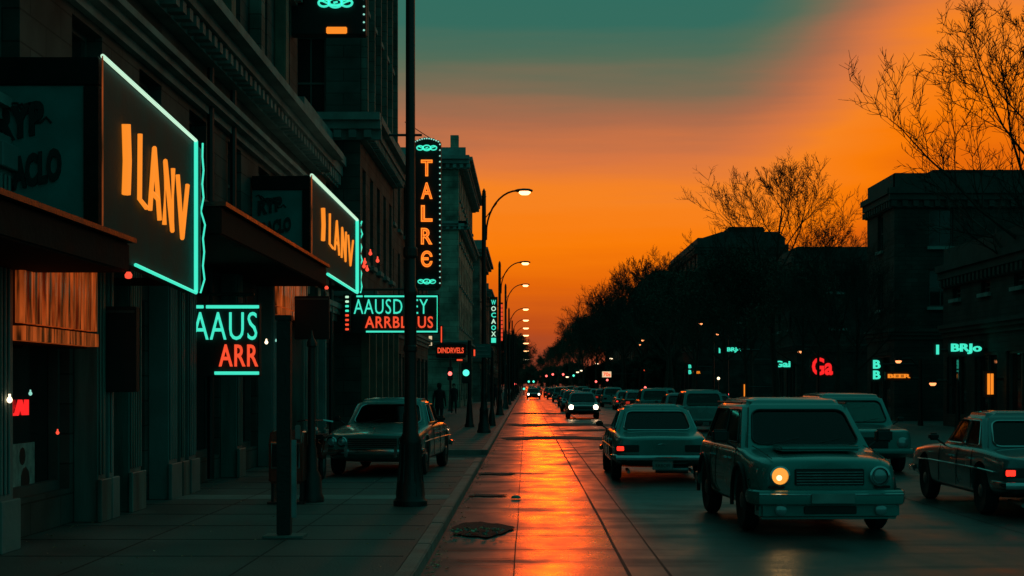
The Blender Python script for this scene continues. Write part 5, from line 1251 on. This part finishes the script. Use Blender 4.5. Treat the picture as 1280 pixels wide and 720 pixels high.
def grow(seed, H, spread, levels=5, crown_lo=.30, dens=1.0, leafy=0, lean=0, tw=3, up=.16):
    rnd = random.Random(seed); tv = []; tf = []; wv = []; wf = []
    def seg(V, Fc, p, q, r0, r1, n):
        d = (q-p)
        if d.length < 1e-5: return
        d.normalize(); a = d.orthogonal().normalized(); b = d.cross(a); o = len(V)
        for P_, r in ((p, r0), (q, r1)):
            for j in range(n): t = 2*math.pi*j/n; V.append(tuple(P_+(a*math.cos(t)+b*math.sin(t))*r))
        for j in range(n): Fc.append((o+j, o+(j+1) % n, o+n+(j+1) % n, o+n+j))
    ends = []
    def branch(p, d, ln, r, lv):
        k = 4 if lv < 3 else 3; q = p; rr = r
        kids = []
        for i in range(k):
            d = (d+Vector((rnd.gauss(0,.13), rnd.gauss(0,.13), rnd.gauss(.04,.10)))).normalized()
            q2 = q+d*ln/k; r2 = rr*(.84 if lv < levels-1 else .7)
            if lv < 2: seg(tv, tf, q, q2, rr, r2, 7 if lv == 0 else 5)
            else: seg(wv, wf, q, q2, rr, r2, 3)
            q, rr = q2, r2
            if lv < levels and (i >= (1 if lv else 2)): kids.append((q, d, (i+1)/k, rr))
        if lv >= levels: ends.append(q); return
        nk = {0: 4, 1: 2, 2: 2, 3: 2, 4: 2}.get(lv, 2)
        for (q0, dd, f, r0) in kids:
            for m_ in range(nk if rnd.random() < dens else nk-1):
                ang = R(rnd.uniform(22, 55)); ax = dd.orthogonal().normalized(); ax.rotate(Matrix.Rotation(rnd.uniform(0, 6.283), 3, dd)); nd = dd.copy(); nd.rotate(Matrix.Rotation(ang, 3, ax))
                nd = (nd+Vector((0, 0, up))).normalized(); nd.x *= spread; nd.y *= spread; nd.normalize()
                branch(q0, nd, ln*rnd.uniform(.52, .78), max(.007, r0*rnd.uniform(.45, .65)), lv+1)
        branch(q, d, ln*.62, rr*.8, lv+1)
    # trunk then crown
    t0 = Vector((0,0,0)); th = H*crown_lo; d = Vector((lean, 0, 1)).normalized(); r = H*.016; q = t0
    for i in range(4):
        d = (d+Vector((rnd.gauss(0,.03), rnd.gauss(0,.03), 0))).normalized(); q2 = q+d*th/4; seg(tv, tf, q, q2, r*(1.3 if i == 0 else 1), r*.93, 9); q = q2; r *= .93
    branch(q, d, H*.36, r*.9, 0)
    # twiggy infill and leftover leaves
    for e in ends:
        for k in range(tw):
            dd = Vector((rnd.gauss(0,1), rnd.gauss(0,1), rnd.gauss(.4,.8))).normalized(); seg(wv, wf, e, e+dd*rnd.uniform(.2, .5), .008, .003, 3)
        if leafy and rnd.random() < leafy and e.z < H*.75:
            for k in range(5):
                c = e+Vector((rnd.gauss(0,.22), rnd.gauss(0,.22), rnd.gauss(-.05,.2))); a = Vector((rnd.gauss(0,1), rnd.gauss(0,1), rnd.gauss(0,1))).normalized(); b = a.orthogonal().normalized(); s = rnd.uniform(.06, .15); o = len(wv)
                wv.extend([tuple(c-a*s), tuple(c+b*s*.6), tuple(c+a*s), tuple(c-b*s*.6)]); wf.append((o, o+1, o+2, o+3))
    zs = max(v[2] for v in wv); f = H/zs
    tv = [tuple(x*f for x in v) for v in tv]; wv = [tuple(x*f for x in v) for v in wv]
    def mk(nm, V, Fc, m): me = bpy.data.meshes.new(nm); me.from_pydata(V, [], Fc); me.materials.append(M[m]); return me
    return mk('trunk', tv, tf, 'bark'), mk('crown', wv, wf, 'twig' if not leafy else 'leaf')
variants = [grow2(3, 12, .38, .34, 15, .013), grow2(11, 12, .42, .34, 14, .013), grow2(23, 12, .40, .32, 16, .014, .05), grow2(31, 12, .43, .32, 16, .014, .09)]
lowv = [grow2(71, 9, .45, .03, 20, .02, .6), grow2(83, 9, .5, .03, 20, .02, .6)]
bigv = [grow2(41, 14.5, .38, .28, 13, .012), grow2(57, 15, .44, .25, 15, .013)]
print('tree faces', [len(b.polygons) for a, b in variants+bigv])
def tree(v, X, d, s, rz, lab, grp=None, name='bare_tree'):
    r_ = thing(name, lab, 'tree', (X, d, .1), grp); r_.rotation_euler = (0, 0, rz); r_.scale = (s, s, s)
    for nm, me in (('trunk', v[0]), ('crown', v[1])):
        o = bpy.data.objects.new(nm, me); COL.objects.link(o); o.parent = r_
TR = 'bare trees lining the right-hand sidewalk'
tl = [(12.6, 58, .55, 0), (12.6, 70, .60, 2), (12.2, 84, .72, 3), (13.0, 98, .80, 2), (12.2, 111, .86, 3), (12.0, 125, 1.0, 1), (12.6, 138, .95, 2), (12.0, 152, 1.22, 0), (12.4, 166, 1.10, 3), (11.8, 182, 1.25, 1), (12.2, 198, 1.0, 2), (12, 216, 1.28, 0), (12.4, 236, 1.15, 3), (11.8, 258, 1.35, 1), (12.0, 282, 1.2, 2), (11.8, 310, 1.25, 3), (12, 345, 1.25, 2), (11.5, 385, 1.25, 3), (11.0, 430, 1.2, 2), (10, 490, 1.2, 3), (8.5, 560, 1.2, 2), (7, 640, 1.1, 3)]
nth = ['nearest','second','third','fourth','fifth','sixth','seventh','eighth','ninth','tenth','eleventh','twelfth','thirteenth','fourteenth','fifteenth','sixteenth','seventeenth','eighteenth','nineteenth','twentieth','twenty-first','farthest']
for i, (X, d, s, v) in enumerate(tl):
    tree(variants[v], X, d, s, i*1.3, '%s dark street tree along the right-hand kerb' % nth[i], TR, 'bare_tree' if v < 2 else 'leafy_tree')
for i, (X, d, s, v) in enumerate(((19, 128, .9, 3), (16, 145, .95, 2), (15.6, 175, 1.1, 3), (15.5, 205, 1.15, 2), (16, 240, 1.2, 3), (15.5, 275, 1.2, 2), (15, 320, 1.3, 3), (15, 370, 1.3, 2))):
    tree(variants[v], X, d, s, i*2.1, '%s dark tree of the rear row by the right-hand buildings' % nth[i], 'rear row of dark trees on the right', 'leafy_tree')
tree(bigv[0], 14.2, 86, 1.0, .7, 'tall bare tree whose twigs stand against the sky over the dark blocks', None)
tree(bigv[1], 18.3, 52, 1.02, 2.0, 'big bare tree reaching in from the right edge of the picture', None)
tree(bigv[0], 13.4, 66, .62, 4.0, 'smaller bare tree between the dark blocks at the right', None)
for i, (X, d, s, v) in enumerate(((-3.2, 235, .78, 2), (-3.0, 270, .9, 3), (-2.6, 310, 1.0, 2), (-2.6, 360, 1.05, 3), (-2.2, 420, 1.1, 2), (-2.5, 500, 1.1, 3), (-1.5, 600, 1.1, 2))):
    tree(variants[v], X, d, s, i*1.9, '%s dark tree beyond the left-hand lamps' % nth[i], 'dark trees at the end of the left sidewalk', 'leafy_tree')
far = [(-26,720),(-19,760),(-13,700),(-8,780),(-3,740),(2,800),(6,760),(11,720),(15,780),(21,700),(27,760),(34,720)]
for i, (X, d) in enumerate(far): tree(lowv[i % 2], X, d, .95+.1*(i % 3), i*1.1, '%s low dark tree closing the far end of the street, counted from the left' % nth[i], 'low trees closing the far end of the street', 'leafy_tree')
for i, (X, d) in enumerate(((13.2,150),(14.5,180),(13.5,210),(13.8,245),(13.2,280),(13.4,320),(13,365),(12.8,415),(12.5,470),(11.5,540),(10.5,610))): tree(lowv[i % 2], X, d, .55 if d < 400 else .8, i*.9, '%s low dark tree under the right-hand street trees' % nth[i], 'low trees under the right-hand row', 'leafy_tree')
for i, (X, d) in enumerate(((-5.0,310),(-4.5,350),(-4.6,400),(-4.5,460),(-4.2,530),(-4,610))): tree(lowv[i % 2], X, d, .85, i*.7, '%s low dark tree beyond the left-hand buildings' % nth[i], 'low trees beyond the left-hand buildings', 'leafy_tree')
